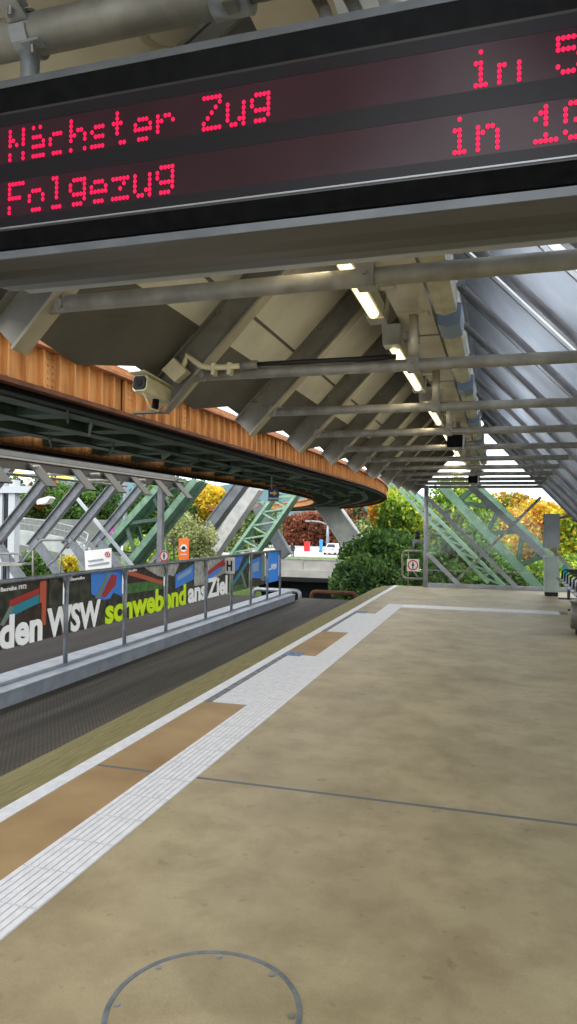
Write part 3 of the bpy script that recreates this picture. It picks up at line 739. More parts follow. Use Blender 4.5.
for nm, o, sgn in (('near', 0, 1), ('far', 2.9, -1)):
    w = sweep([(o, ZB), (o+sgn*.03, ZB), (o+sgn*.03, ZT-.05), (o, ZT-.05)], SS)
    for fs_ in (1, -1):
        s = -1.9
        oo = o if fs_*sgn > 0 else o+sgn*.03
        while s < 108:
            d = -fs_*sgn
            o2 = oo + (-.045 if (fs_*sgn > 0) else .045)
            gbox(w, s, s+.018, min(oo, o2), max(oo, o2), ZB+.03, ZT-.08); s += .2 if s < 26 else .4
    # riveted cover plates
    s = 1.1
    while s < 24:
        oo = o if sgn > 0 else o
        gbox(w, s, s+.22, o-.012 if sgn > 0 else o, o if sgn > 0 else o+.012, ZB+.03, ZT-.08)
        for i in range(3):
            for k in range(6):
                p, nn = gpath(s+.05+.06*i, o-(.012 if sgn > 0 else -.012)); z = ZB+.06+k*.05
                w.disc((p.x, p.y, z), -nn if sgn > 0 else nn, .010, .008, 6)
        s += 1.15
    w.build('girder_web', M['rust'], gw)
    sweep([(o-.09*sgn, ZT-.075), (o+.12*sgn, ZT-.075), (o+.12*sgn, ZT-.045), (o-.09*sgn, ZT-.045)], SS).build('top_flange', M['rust_top'], gw)
    sweep([(o-.05*sgn, ZT-.045), (o+.14*sgn, ZT-.045), (o+.14*sgn, ZT-.012), (o-.05*sgn, ZT-.012)], SS).build('top_rail', M['rust'], gw)
    sweep([(o-.02*sgn, ZT-.012), (o+.16*sgn, ZT-.012), (o+.16*sgn, ZT+.03), (o-.02*sgn, ZT+.03)], SS).build('top_rail', M['rust_top'], gw)
    sweep([(o-.06*sgn, ZB-.015), (o+.14*sgn, ZB-.015), (o+.14*sgn, ZB+.02), (o-.06*sgn, ZB+.02)], SS).build('bottom_flange', M['rust_dark'], gw)
    sweep([(o+.02*sgn, ZB-.06), (o+.12*sgn, ZB-.06), (o+.12*sgn, ZB-.015), (o+.02*sgn, ZB-.015)], SS).build('running_rail', M['black'], gw)
s = -1.5; k = 0
while s < 60 and k < 48:
    mb = MB(); gbox(mb, s, s+.3, .06, 2.84, ZB+.08, ZB+.2); mb.build('cross_beam', M['deck_green'], gw)
    s += 1.25; k += 1
for o in (.75, 1.45, 2.15): sweep([(o-.1, ZB+.06), (o+.1, ZB+.06), (o+.1, ZB+.16), (o-.1, ZB+.16)], SS).build('stringer', M['deck_green'], gw)
sweep([(.1, ZB+.17), (2.8, ZB+.17), (2.8, ZB+.2), (.1, ZB+.2)], SS).build('deck_plate', M['deck_green'], gw)
s = 2.2; rr = random.Random(3)
while s < 30:
    o = rr.uniform(.3, 2.0)
    a, _ = gpath(s, o); b, _ = gpath(s+.9, o+.6)
    MB().beam((a.x, a.y, ZB+.07), (b.x, b.y, ZB+.07), .09, .02, (0,0,1)).build('bracing', M['deck_pale'] if rr.random() < .45 else M['deck_green'], gw); s += 1.05
# arrow sign below the guideway
asn = thing('arrow_sign', (-4.75, 14.9, 2.3), 'small dark blue sign with yellow arrow hanging under the guideway', 'sign')
c = at(273.5, 493, 14.9)
MB().box(c.x-.12, c.x+.12, c.y, c.y+.02, c.z-.11, c.z+.10).build('plate', M['sign_blue_dark'], asn)
MB().prism([(c.x+u*.1, c.y-.004, c.z+v*.1) for u, v in ((-.8,-.22),(.1,-.22),(.1,-.6),(.9,0),(.1,.6),(.1,.22),(-.8,.22))], (0,.004,0)).build('arrow', M['yellow'], asn)
MB().box(c.x-.13, c.x+.11, c.y+.005, c.y+.02, c.z-.19, c.z-.12).build('lower_plate', M['alu'], asn)
MB().tube((c.x-.05, c.y+.01, c.z+.1), (c.x-.05, c.y+.01, ZB+.1), .015, 8).build('stem', M['galv'], asn)

# ------------------------------------------------------------------ far end of the platform
YE = 18.45
M['frame'] = mat('screen_frame', (172,174,182), .5, .1, (152,154,162), 6)
ef = thing('end_screen', (-.4, YE, 0), 'grey framed glass screen with crossed braces closing the platform end', 'screen')
cxp = at(425.5, 587, YE).x
MB().tube((cxp, YE, 0), (cxp, YE, 2.60), .06, 14).build('column', M['frame'], ef, True)
MB().box(cxp, 2.0, YE-.03, YE+.03, .0, .10).build('bottom_rail', M['frame'], ef)
MB().beam(at(427, 497, YE-.04), at(518, 589, YE-.04), .06, .10).build('brace', M['frame'], ef)
MB().beam(at(456, 581, YE+.04), at(541, 497, YE+.04), .05, .07).build('brace', M['galv'], ef)
MB().beam(at(427, 553, YE-.04), at(459, 585, YE-.04), .06, .10).build('brace', M['frame'], ef)
MB().beam(at(470, 486, YE+.1), at(546, 557, YE+.1), .08, .16).build('brace', M['frame'], ef)
MB().box(cxp+.06, 1.0, YE-.006, YE+.006, .1, 2.5).build('glass_pane', M['glass'], ef)
MB().box(cxp+.06, 1.0, YE-.015, YE+.015, .42, .44).build('glazing_bar', M['galv'], ef)
gt = thing('end_gate', (-2.2, YE, 0), 'small grey tubular gate beside the end column with round pictogram sign', 'gate')
x0, x1 = at(402.5, 551, YE).x, cxp-.02
z0, z1 = .20, .91; r = .10
pts = [(x1, YE, z1), (x0+r, YE, z1), (x0+.03, YE, z1-.03), (x0, YE, z1-r), (x0, YE, z0+r), (x0+.03, YE, z0+.03), (x0+r, YE, z0), (x1, YE, z0)]
MB().path(pts, .027, 10).build('frame', M['galv'], gt, True)
xs = at(413, 560, YE).x
MB().box(xs-.15, xs+.16, YE-.05, YE-.035, .39, .70).build('sign_plate', M['white_paint'], gt)
mb = MB(); ring_yz(mb, (xs+.005, YE-.05, .545), .105, .135, .004, 28, 'y'); mb.build('red_ring', M['red'], gt)
mb = MB(); walker(mb, (xs+.005, YE-.05, .545), .19, 'y'); mb.build('pictogram', M['ink'], gt)
mb = MB(); mb.tube((xs-.12, YE, -.1), (xs-.12, YE, .95), .018, 8); mb.tube((xs+.16, YE, .2), (xs+.0, YE, .39), .018, 8); mb.build('upright', M['galv'], gt, True)
sl = thing('signal_lamp', (-2.1, YE, .9), 'small dark signal lamp on a short post above the end gate', 'lamp')
c = at(417.5, 537, YE)
MB().tube((c.x-.1, YE, .90), (c.x-.1, YE, c.z-.05), .025, 8).build('post', M['rafter_right'], sl, True)
MB().tube((c.x, YE, c.z-.05), (c.x, YE, c.z+.10), .06, 12).build('lamp_body', M['ink'], sl, True)
MB().tube((c.x, YE, c.z+.10), (c.x, YE, c.z+.16), .075, 12, .03).build('cap', M['ink'], sl, True)
mb = MB(); mb.box(c.x-.12, cxp, YE-.02, YE+.02, c.z-.14, c.z-.05); mb.build('arm', M['rafter_right'], sl)
# cabinets
cu_ = thing('switch_cabinet', (1.22, 18.3, 1.05), 'grey metal cabinet mounted high at the right of the platform end', 'cabinet')
a, b = at(543, 548, 18.3), at(559.5, 514, 18.3)
MB().box(a.x, b.x, 18.2, 18.42, a.z, b.z).build('body', M['grey_box'], cu_)
MB().box(a.x+.02, b.x-.02, 18.185, 18.2, a.z+.02, b.z-.02).build('door', M['grey_box'], cu_)
MB().box(a.x-.01, a.x+.02, 18.17, 18.2, b.z-.25, b.z-.2).build('latch', M['ink'], cu_)
MB().tube((b.x, 18.35, b.z-.1), (b.x+.25, 18.35, b.z-.02), .03, 8).build('bracket', M['alu'], cu_)
a, b = at(544, 592, 17.3), at(558.5, 557.5, 17.3)
cu_ = thing('cable_cabinet', (1.1, 17.3, 0), 'pale green-grey upright cabinet on a black plinth standing on the floor', 'cabinet')
MB().box(a.x+.02, b.x-.01, 17.2, 17.5, 0, .09).build('plinth', M['ink'], cu_)
MB().box(a.x, b.x, 17.18, 17.52, .09, b.z).build('body', M['pale_box'], cu_)
MB().prism([(a.x-.01, 17.16, b.z), (b.x+.01, 17.16, b.z), (b.x+.01, 17.16, b.z+.015), ((a.x+b.x)/2, 17.16, b.z+.035), (a.x-.01, 17.16, b.z+.015)], (0,.38,0)).build('lid', M['pale_box'], cu_)
MB().box(a.x+.07, b.x-.01, 17.165, 17.18, .12, b.z-.03).build('door', M['pale_box'], cu_)
# bench with row of seats
bn = thing('seat_row', (1.5, 14.5, 0), 'row of dark metal seats along the right edge beyond the bin', 'bench')
MB().box(1.42, 1.5, 11.9, 16.9, .30, .36).build('beam', M['seat_dark'], bn)
for y in (12.2, 14.4, 16.6):
    mb = MB(); mb.box(1.43, 1.49, y-.03, y+.03, 0, .3); mb.box(1.25, 1.68, y-.03, y+.03, 0, .03); mb.build('leg', M['seat_dark'], bn)
for k in range(8):
    y = 11.95 + k*.62; prf = [(1.22, .43), (1.27, .455), (1.45, .43), (1.62, .43), (1.70, .50), (1.80, .86), (1.785, .865), (1.68, .51), (1.61, .445), (1.45, .445), (1.27, .47), (1.22, .445)]
    mb = MB(); mb.prism([(x, y+.02, z) for x, z in prf], (0, .52, 0)); mb.box(1.40, 1.52, y+.2, y+.36, .35, .44); mb.build('seat', M['seat'], bn)
    MB().path([(1.30, y, .45), (1.30, y, .62), (1.35, y, .66), (1.66, y, .66), (1.71, y, .6)], .018, 8).build('armrest', M['seat_dark'], bn, True)
# waste bin at the right
wb = thing('waste_bin', (1.27, 11.2, 0), 'round brushed steel waste bin cut by the right picture edge', 'bin')
MB().tube((1.27, 11.3, .09), (1.27, 11.3, .47), .25, 28).build('drum', M['bin'], wb, True)
MB().tube((1.27, 11.3, .47), (1.27, 11.3, .50), .262, 28).build('rim', M['bin'], wb, True)
MB().tube((1.27, 11.3, 0), (1.27, 11.3, .09), .18, 20).build('foot', M['ink'], wb)
# side rail sloping behind the seats, small notices
sr = thing('side_brace', (1.9, 17.5, .6), 'grey sloping side strut behind the cabinets running down to the seats', 'strut')
MB().beam(at(551, 548, 17.6), at(584, 582, 17.6), .06, .08).build('bar', M['galv'], sr)
MB().beam(at(556, 548, 17.5), at(556, 588, 17.5), .05, .04).build('upright', M['rafter_right'], sr)
rail = thing('side_screen', (1.95, 12, 0), 'clear side screen with grey bottom rail behind the row of seats', 'screen')
MB().box(1.95, 2.02, -3, 18.4, 0, .12).build('bottom_rail', M['rafter_right'], rail)
MB().box(1.98, 1.99, -3, 18.4, .12, 1.85).build('glass_pane', M['glass'], rail)
a = at(565.5, 571, 17.9)
tag(MB().box(a.x-.07, a.x+.06, 17.88, 17.9, a.z-.14, a.z+.14).build('notice', M['teal']), 'small teal notice behind the pale cabinet near the seats', 'notice')

# ------------------------------------------------------------------ opposite platform
op = MB(); op.box(-12.5, -7.9, -3, 18.6, -.6, 0); struct(op.build('floor', M['ramp']))
M['eave_lip'] = mat('eave_lip', (138,134,122), .5); M['eave_face'] = mat('eave_face', (72,68,58), .6, 0, (62,58,50), 2)
ev = thing('gutter', (-7.98, 12, 2.5), 'pale grey eaves gutter of the opposite platform roof', 'gutter')
MB().box(-8.27, -8.18, 4, 17.6, 2.655, 2.69).build('lip', M['eave_lip'], ev)
MB().box(-8.27, -8.22, 4, 17.6, 2.49, 2.655).build('fascia', M['eave_face'], ev)
GO, GO2 = 'opposite rafter tails', 'opposite outer rafters'
o0 = None; o1 = None
tails = [8.6, 9.84, 11.08, 12.4, 13.61, 14.78, 15.95, 17.1]
for i, y in enumerate(tails):
    lab = 'dark grey rafter tail below the opposite gutter, %s from the left' % ORD[i+1]
    if o0 is None:
        o0 = thing('rafter_tail', (-8.2, y, 2.6), lab, 'rafter tail', GO)
        MB().beam((-7.80, y, 2.20), (-8.19, y, 2.61), .32, .03).build('flange', M['eave_face'], o0)
        MB().disc((-7.95, y-.02, 2.335), (.73,0,-.69), .02, .03, 8).build('bolt', M['bolt'], o0)
    else: dup(o0, (-8.2, y, 2.6), lab, GO)
rf = MB(); rf.prism([(-8.29, 4, 2.66), (-8.95, 4, 3.86), (-8.95, 4, 3.90), (-8.29, 4, 2.72)], (0, 13.3, 0)); struct(rf.build('ceiling', M['panel_dark']))
outer = [12.55, 14.05, 15.55, 17.05, 18.5]
for i, y in enumerate(outer):
    lab = 'blue-grey slanting rafter of the opposite roof, %s from the left' % ORD[i+1]
    if o1 is None:
        o1 = thing('outer_rafter', (-11.5, y, .9), lab, 'rafter', GO2); a, b = Vector((-11.55, y, .88)), Vector((-8.95, y, 3.74))
        MB().beam(a, b, .03, .2).build('web', M['alu'], o1)
        d = (b-a).normalized(); nn = Vector((-d.z, 0, d.x))
        mb = MB(); mb.beam(a+nn*.11, b+nn*.11, .16, .02); mb.beam(a-nn*.11, b-nn*.11, .16, .02); mb.build('flanges', M['rafter_right'], o1)
    else: dup(o1, (-11.5, y, .9), lab, GO2)
for i, y in enumerate(outer):
    t = thing('foot_strut', (-11.3, y, .9), 'grey strut running down right from the foot of opposite rafter, %s from the left' % ORD[i+1], 'strut', 'opposite foot struts')
    MB().beam((-11.4, y, 1.05), (-10.5, y, .02), .14, .2).build('bar', M['alu'], t)
rod = thing('tie_rod', (-9.5, 15, 2.55), 'thin grey tie rods of the opposite roof as one ladder-like frame', 'tie rod')
for y in (11, 13, 15): MB().tube((-10.0, y, 2.56), (-8.0, y, 2.56), .03, 8).build('rod', M['galv'], rod, True)
MB().tube((-9.4, 9, 2.50), (-9.4, 16.6, 2.50), .03, 8).build('long_rod', M['galv'], rod, True)
for i, (pa, pb_, Y) in enumerate((((-8, 470), (27, 475.5), 12.5), ((51, 475), (72, 480), 14.0))):
    a, b = at(*pa, Y), at(*pb_, Y+1.6)
    tag(MB().beam(a, b, .12, .1).build('strip_lamp', M['lamp_yellow']), 'glowing yellow strip lamp under the opposite roof, %s' % ('longer one at the left edge' if i == 0 else 'shorter one to the right'), 'lamp', 'yellow lamps opposite')
oc = thing('roof_column', (-8.63, 17, 0), 'grey steel column at the end of the opposite platform', 'column')
cp = at(160, 540, 17); MB().box(cp.x-.07, cp.x+.07, 16.95, 17.09, 0, 2.75).build('shaft', M['rafter_right'], oc)
MB().prism([(cp.x, 16.96, 2.25), (cp.x+.5, 16.96, 2.7), (cp.x+.5, 16.96, 2.8), (cp.x, 16.96, 2.5)], (0,.1,0)).build('bracket', M['rafter'], oc)
MB().beam(at(160, 552, 17.05), at(118, 600, 17.05), .06, .09).build('foot_brace', M['rafter_right'], oc)
tb = thing('cross_brace', (-10, 17.9, .8), 'thin pale diagonal brace crossing behind the opposite platform end', 'brace')
MB().beam(at(76, 497, 17.9), at(140, 575, 17.9), .05, .09).build('bar', M['alu_light'], tb)
fl_ = thing('floodlight', tuple(at(43, 497, 15.4)), 'pale boxy floodlight hanging from opposite rafter', 'floodlight')
q = [at(x, y, 15.35) for x, y in ((36, 500), (47, 496.5), (50, 498), (46, 503), (37, 504.5))]
MB().prism(q, (0,.25,0)).build('head', M['white_paint'], fl_)
MB().beam(at(42, 490, 15.45), at(43, 498, 15.45), .03, .03).build('arm', M['ink'], fl_)
# handrails and bench frame on the opposite platform
hr = thing('handrail', tuple(at(30, 560, 13)), 'dark tubular stair handrail on the opposite platform', 'handrail')
MB().path([at(14, 563, 13), at(23, 561, 13), at(38, 543, 13), at(42, 540, 13), at(62, 540, 13), at(67, 540.5, 13), at(68, 543, 13), at(55, 560, 13), at(47, 566, 13)], .028, 8).build('rail', M['rafter_right'], hr, True)
mb = MB(); mb.tube(at(33, 549, 13), at(33, 578, 13), .022, 8); mb.tube(at(61, 552, 13), at(60, 578, 13), .022, 8); mb.build('upright', M['galv'], hr, True)
ob_ = thing('wire_bench', tuple(at(8, 565, 12)), 'grey wire bench on the opposite platform at the left edge', 'bench')
MB().path([at(-8, 554, 12), at(16, 553.5, 12), at(21, 555, 12), at(22, 559, 12), at(18, 563, 12), at(-8, 563, 12)], .022, 8).build('back_frame', M['rafter_right'], ob_, True)
MB().beam(at(-8, 565, 11.9), at(27, 564, 11.9), .3, .04).build('seat', M['galv'], ob_)
mb = MB(); mb.tube(at(8, 566, 12), at(8, 582, 12), .03, 8); mb.tube(at(9, 554, 12), at(10, 564, 12), .018, 8); mb.build('leg', M['rafter_right'], ob_)
# information signs on that side
si = thing('information_sign', tuple(at(98, 570, 11)), 'white notice board with small red ring symbol above the banner fence', 'sign')
q = [at(84.5, 551, 11), at(111.5, 548, 11), at(111.5, 567.5, 11), at(85.5, 573, 11)]
MB().prism(q, (0,.02,0)).build('board', M['white_paint'], si)
c = at(107.3, 554.5, 10.99); mb = MB(); ring_yz(mb, (c.x, c.y, c.z), .035, .05, .004, 20, 'y'); mb.build('red_ring', M['red'], si)
mb = MB(); walker(mb, (c.x, c.y, c.z), .06, 'y'); mb.build('pictogram', M['ink'], si)
mb = MB()
for (xa, ya, xb, yb) in ((88, 561.3, 103, 559.3), (88, 565.8, 108.5, 562.6)):
    a, b = at(xa, ya, 10.985), at(xb, yb, 10.985); mb.beam(a, b, .004, .028)
mb.build('text_line', M['curb_dark'], si)
MB().tube(at(98, 560, 11.03), at(98, 590, 11.03), .02, 8).build('stem', M['post'], si)
so = thing('warning_sign', tuple(at(183, 560, 16.5)), 'upright orange sign with white round emblem behind the banner fence', 'sign')
a, b = at(178.5, 560, 16.5), at(189, 538.5, 16.5)
MB().box(a.x, b.x, 16.5, 16.53, a.z, b.z).build('panel', M['orange'], so)
c = at(183.8, 548, 16.5); MB().disc((c.x, 16.5, c.z), (0,-1,0), .095, .006, 20).build('emblem_disc', M['white_paint'], so)
mb = MB(); mb.disc((c.x, 16.492, c.z), (0,-1,0), .05, .004, 12); mb.box(c.x-.08, c.x+.08, 16.486, 16.492, c.z-.035, c.z-.01); mb.build('emblem_symbol', M['ink'], so)
MB().box(c.x-.09, c.x+.09, 16.492, 16.497, c.z-.17, c.z-.155).build('text_line', M['white_paint'], so)
MB().tube((c.x, 16.55, 0), (c.x, 16.55, b.z-.05), .025, 8).build('stem', M['post'], so)

# ------------------------------------------------------------------ steel legs and lattice supports of the railway
def lattice(name, label, a0, a1, b0, b1, Y, dep, cw, nlace, matc, matl, cat='support leg'):
    """two chords (a0->a1, b0->b1 in photograph survey points) doubled in depth, joined by lacing"""
    t = thing(name, tuple((at(*a1, Y)+at(*b1, Y))/2), label, cat)
    A0, A1, B0, B1 = at(*a0, Y), at(*a1, Y), at(*b0, Y), at(*b1, Y); D = Vector((0, dep, 0))
    for p, q in ((A0, A1), (B0, B1)):
        mb = MB(); mb.beam(p, q, cw, cw); mb.beam(p+D, q+D, cw, cw); mb.beam(p+D*.5, q+D*.5, dep, cw*.25); mb.build('chord', matc, t)
    mb = MB()
    for i in range(nlace):
        u0, u1 = i/nlace, (i+1)/nlace
        p, q = (A0.lerp(A1, u0), B0.lerp(B1, u1)) if i % 2 == 0 else (B0.lerp(B1, u0), A0.lerp(A1, u1))
        mb.beam(p, q, cw*.35, cw*.55); mb.beam(p+D, q+D, cw*.35, cw*.55)
    mb.build('lacing', matl, t); return t
lattice('lattice_support', 'heavy green steel truss slanting down right behind the end screen', (476, 486), (560, 566), (442, 486), (550, 600), 21.5, .5, .24, 7, M['green'], M['green_dark'])
lattice('lattice_support', 'slim pale green truss slanting right behind the end column', (405, 486), (504, 586), (394, 484), (488, 583), 23, .3, .09, 16, M['green_pale'], M['green_pale'])
lattice('lattice_support', 'broad green truss leaning behind the opposite platform end', (196, 480), (106, 592), (165, 480), (88, 566), 20.5, .7, .2, 6, M['green'], M['green_dark'])
lattice('lattice_support', 'pale green laced truss leaning left below the guideway curve', (296, 494), (240, 575), (276, 492), (218, 572), 33, .7, .14, 12, M['green_pale'], M['green_pale'])
lattice('lattice_support', 'thin green truss half hidden by shrubs right of the big grey leg', (371, 505), (398, 545), (364, 505), (388, 545), 44, .4, .14, 8, M['green'], M['green'])
def leg(label, p0, p1, Y, w, dep, mt):
    t = thing('railway_pylon', tuple(at(*p1, Y)), label, 'support leg')
    a, b = at(*p0, Y), at(*p1, Y); MB().beam(a, b, dep, w).build('shaft', mt, t)
    d = (b-a).normalized(); n = d.cross(Vector((0,1,0)))
    mb = MB(); mb.beam(a+n*w*.5, b+n*w*.5, dep*1.15, w*.12); mb.beam(a-n*w*.5, b-n*w*.5, dep*1.15, w*.12); mb.build('edge_flange', mt, t)
    return t
leg('wide pale grey support leg slanting left behind the blue end sign', (256, 486), (176, 606), 45, .9, 1.0, M['leg'])
leg('dark grey support leg slanting left beyond the willow', (244, 482), (200, 540), 40, .55, .8, M['leg_dark'])
leg('big grey support leg slanting right above the street', (318, 492), (374, 572), 44, 1.15, .9, M['leg'])
leg('slim grey support leg slanting right left of the red kiosk', (258, 506), (287, 556), 50, .75, .6, M['leg_dark'])

# ------------------------------------------------------------------ surroundings: bridge, street, ground
gr = MB(); gr.quad((-260, -30, -7), (260, -30, -7), (260, 420, -7), (-260, 420, -7)); struct(gr.build('ground', M['soil']))
ri = MB(); ri.box(-30, -5, 15, 59, -6.9, -6.6); struct(ri.build('water', M['water']))
em = MB(); em.prism([(-70, 24, -7), (-19, 24, -7), (-21, 24, -2.2), (-70, 24, -1.2)], (0, 35, 0)); struct(em.build('ground', M['grass']))
rb = MB(); rb.prism([(-4.5, 20.5, -7), (60, 20.5, -7), (60, 20.5, -1.5), (2, 20.5, -3.2)], (0, 60, 0)); struct(rb.build('ground', M['soil']))
bd = thing('road_bridge', (-16, 60, -2.8), 'pale concrete road bridge with panelled parapet beyond the mesh deck', 'bridge')
MB().box(-40, -8, 60, 61, -3.2, -2.55).build('deck_edge', M['concrete'], bd)
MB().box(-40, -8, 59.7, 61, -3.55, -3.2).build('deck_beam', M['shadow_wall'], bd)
MB().box(-40, -8, 59.95, 60.0, -3.26, -3.18).build('ledge', M['wall_grey'], bd)
MB().box(-40, -8, 60.2, 60.35, -2.55, -1.65).build('parapet', M['concrete'], bd)
mb = MB()
for k in range(10): mb.box(-38+k*3.05, -38+k*3.05+.1, 60.1, 60.2, -2.55, -1.55)
mb.box(-40, -8, 60.12, 60.3, -1.65, -1.55); mb.build('parapet_rail', M['leg'], bd)
MB().box(-40, -8, 62, 64, -7, -3.2).build('opening_shade', M['shadow_wall'], bd)  # black box standing in for the shadowed opening under the deck
st = MB(); st.prism([(-60, 61, -2.6), (6, 61, -2.6), (6, 150, -2.6), (-60, 150, -2.6)], (0,0,.05)); struct(st.build('ground', M['asphalt']))
isl = MB(); isl.box(-34, -14, 78, 81, -2.56, -2.4); struct(isl.build('trim_8', M['grass']))
hl = MB()
hv = [(-220 + 12*i, 300, max(-5, 22 + 3*math.sin(i*.5) + 2*math.sin(i*1.3+1) - max(0, i-14)*7)) for i in range(40)]
for a, b in zip(hv[:-1], hv[1:]): hl.add([a, b, (b[0], b[1], -7), (a[0], a[1], -7)], [(0,1,2,3)])
struct(hl.build('hill', mat('distant_hill', (112,140,150), .9, 0, (96,122,126), .05)))
# street furniture
c = at(307, 551, 100)
kk = thing('kiosk', (c.x, 100, -2.55), 'small red kiosk on the street beyond the bridge', 'kiosk')
MB().box(c.x-.36, c.x+.36, 99.6, 100.4, -2.55, -1.25).build('body', M['red'], kk)
MB().box(c.x-.4, c.x+.4, 99.55, 100.45, -1.25, -1.15).build('roof', M['pr_red'], kk)
c = at(321, 548, 98)
ks = thing('street_sign_post', (c.x, 98, -2.55), 'narrow blue pillar sign beside the street light', 'sign')
MB().box(c.x-.22, c.x+.22, 97.9, 98.1, -2.3, -.75).build('pillar', M['blue_sign'], ks)
MB().box(c.x-.3, c.x+.3, 97.85, 98.15, -2.55, -2.3).build('base', M['wall_grey'], ks)
c = at(327.5, 550, 95)
sl_ = thing('street_light', (c.x, 95, -2.55), 'tall grey street light with long arm over the road', 'street light')
topz = at(327, 521, 95).z
MB().tube((c.x, 95, -2.55), (c.x, 95, topz), .28, 8, .12).build('mast', M['post'], sl_, True)
MB().path([(c.x, 95, topz-.5), (c.x-1.2, 95, topz-.1), (c.x-2.7, 95, topz)], .1, 8).build('arm', M['post'], sl_, True)
MB().box(c.x-3.2, c.x-2.4, 94.8, 95.2, topz-.15, topz+.1).build('lamp_head', M['post'], sl_)
c = at(342, 552, 88)
pb = thing('bollard_sign', (c.x, 88, -2.55), 'white post with small head beside the parked white car', 'post')
MB().tube((c.x, 88, -2.55), (c.x, 88, -.6), .1, 8).build('post', M['white_paint'], pb)
MB().box(c.x-.5, c.x+.4, 87.9, 88.1, -.75, -.35).build('head', M['white_paint'], pb)
# car
c = at(332, 553, 92)
ca = thing('car', (c.x, 92, -2.55), 'white car seen from the front on the street by the light mast', 'car')
x = c.x
MB().prism([(x-.8,90,-2.25),(x+.8,90,-2.25),(x+.8,90,-1.75),(x+.7,90,-1.62),(x-.7,90,-1.62),(x-.8,90,-1.75)], (0,4.2,0)).build('body', M['car'], ca)
MB().prism([(x-.68,91.2,-1.62),(x+.68,91.2,-1.62),(x+.52,91.7,-1.12),(x-.52,91.7,-1.12)], (0,2,0)).build('cabin', M['car'], ca)
MB().prism([(x-.58,91.15,-1.58),(x+.58,91.15,-1.58),(x+.46,91.62,-1.18),(x-.46,91.62,-1.18)], (0,.03,0)).build('windscreen', M['dark_glass'], ca)
for dx in (-.68, .68):
    for yy in (90.8, 93.4): MB().tube((x+dx-.1, yy, -2.24), (x+dx+.1, yy, -2.24), .3, 14).build('wheel', M['ink'], ca)
for dx in (-.55, .55): MB().box(x+dx-.18, x+dx+.18, 89.97, 90.02, -1.92, -1.78).build('headlight', M['lamp_metal'], ca)
# pedestrian
def skin_person(name, x, y, z, h, label):
    t = thing(name, (x, y, z), label, 'person'); s = h/1.75
    J = [((0,0,.95),.13),((0,0,1.2),.15),((0,0,1.42),.14),((0,0,1.52),.06),((.1,0,.9),.10),((.12,-.06,.5),.075),((.12,.02,.07),.05),((.12,-.12,.03),.045),
         ((-.1,0,.9),.10),((-.11,.1,.5),.075),((-.12,.24,.1),.05),((-.12,.14,.04),.045),((.2,0,1.4),.07),((.26,.05,1.12),.05),((.25,-.06,.9),.04),((.25,-.08,.8),.035),
         ((-.2,0,1.4),.07),((-.26,-.04,1.12),.05),((-.25,-.16,.92),.04),((-.25,-.19,.82),.035),((0,-.02,1.62),.095),((0,-.02,1.72),.085)]
    E_ = [(0,1),(1,2),(2,3),(0,4),(4,5),(5,6),(6,7),(0,8),(8,9),(9,10),(10,11),(2,12),(12,13),(13,14),(14,15),(2,16),(16,17),(17,18),(18,19),(3,20),(20,21)]
    me = bpy.data.meshes.new('body'); me.from_pydata([(a*s, b*s, c*s) for (a,b,c), _ in J], E_, []); me.materials.append(M['coat'])
    o = bpy.data.objects.new('body', me); C.objects.link(o); o.parent = t
    md = o.modifiers.new('skin', 'SKIN')
    for i, (_, r) in enumerate(J): me.skin_vertices[0].data[i].radius = (r*s, r*s)
    me.skin_vertices[0].data[0].use_root = True
    o.modifiers.new('sub', 'SUBSURF').levels = 1
    mb = MB(); mb.path([(x, y-.02*s, z+1.6*s), (x, y-.02*s, z+1.66*s), (x, y-.02*s, z+1.78*s)], .1*s, 10, .06*s); mb.build('hair', M['ink'], t, True)
    mb = MB(); mb.path([(x, y-.10*s, z+1.58*s), (x, y-.105*s, z+1.68*s)], .055*s, 8); mb.build('face', M['skin'], t, True)
    return t
c = at(292.5, 553, 80)
skin_person('person', c.x, 80, -2.55, 1.75, 'person in dark clothing walking on the street beyond the bridge')
# left: ramp, white building, wall
rp = thing('curved_ramp', tuple(at(70, 560, 40)), 'grey curved access ramp with railing behind the opposite platform', 'ramp')
pts = [(0, 529), (20, 530), (40, 533), (60, 537), (78, 542), (88, 549), (86, 557), (72, 564)]
W = [at(px, py, 42-i*1.2) for i, (px, py) in enumerate(pts)]
mb = MB()
for p, q in zip(W[:-1], W[1:]):
    mb.prism([p+Vector((0,0,0)), q, q+Vector((0,0,-1.0)), p+Vector((0,0,-1.0))], (0,.3,0))
mb.build('parapet', M['ramp'], rp)
mb = MB()
for p, q in zip(W[:-1], W[1:]):
    mb.tube(p+Vector((0,0,.85)), q+Vector((0,0,.85)), .035, 6); mb.tube(p+Vector((0,0,.45)), q+Vector((0,0,.45)), .025, 6)
    for k in range(4): 
        u = p.lerp(q, k/4); mb.tube(u, u+Vector((0,0,.85)), .022, 5)
mb.build('railing', M['post'], rp)
lw = MB(); a, b = at(-40, 521, 48), at(118, 521, 48); lw.box(a.x, b.x, 48, 48.5, -2.5, at(40, 519, 48).z); 
tag(lw.build('retaining_wall', M['wall_grey']), 'long grey retaining wall behind the curved ramp', 'wall')
wbld = thing('portal_frame', tuple(at(8, 560, 20)), 'white column and beam of a building at the left edge', 'building')
a, b = at(6.5, 600, 22), at(15, 488, 22); MB().box(a.x, b.x, 22, 22.3, -1, b.z+.3).build('column', M['wall_white'], wbld)
a, b = at(-60, 600, 22), at(2.5, 488, 22); MB().box(a.x, b.x, 22, 22.3, -1, b.z+.3).build('wall_panel', M['wall_white'], wbld)
a, b = at(-40, 493, 22), at(34, 486, 22); MB().box(a.x, b.x, 21.9, 22.4, a.z, b.z).build('beam', M['wall_white'], wbld)
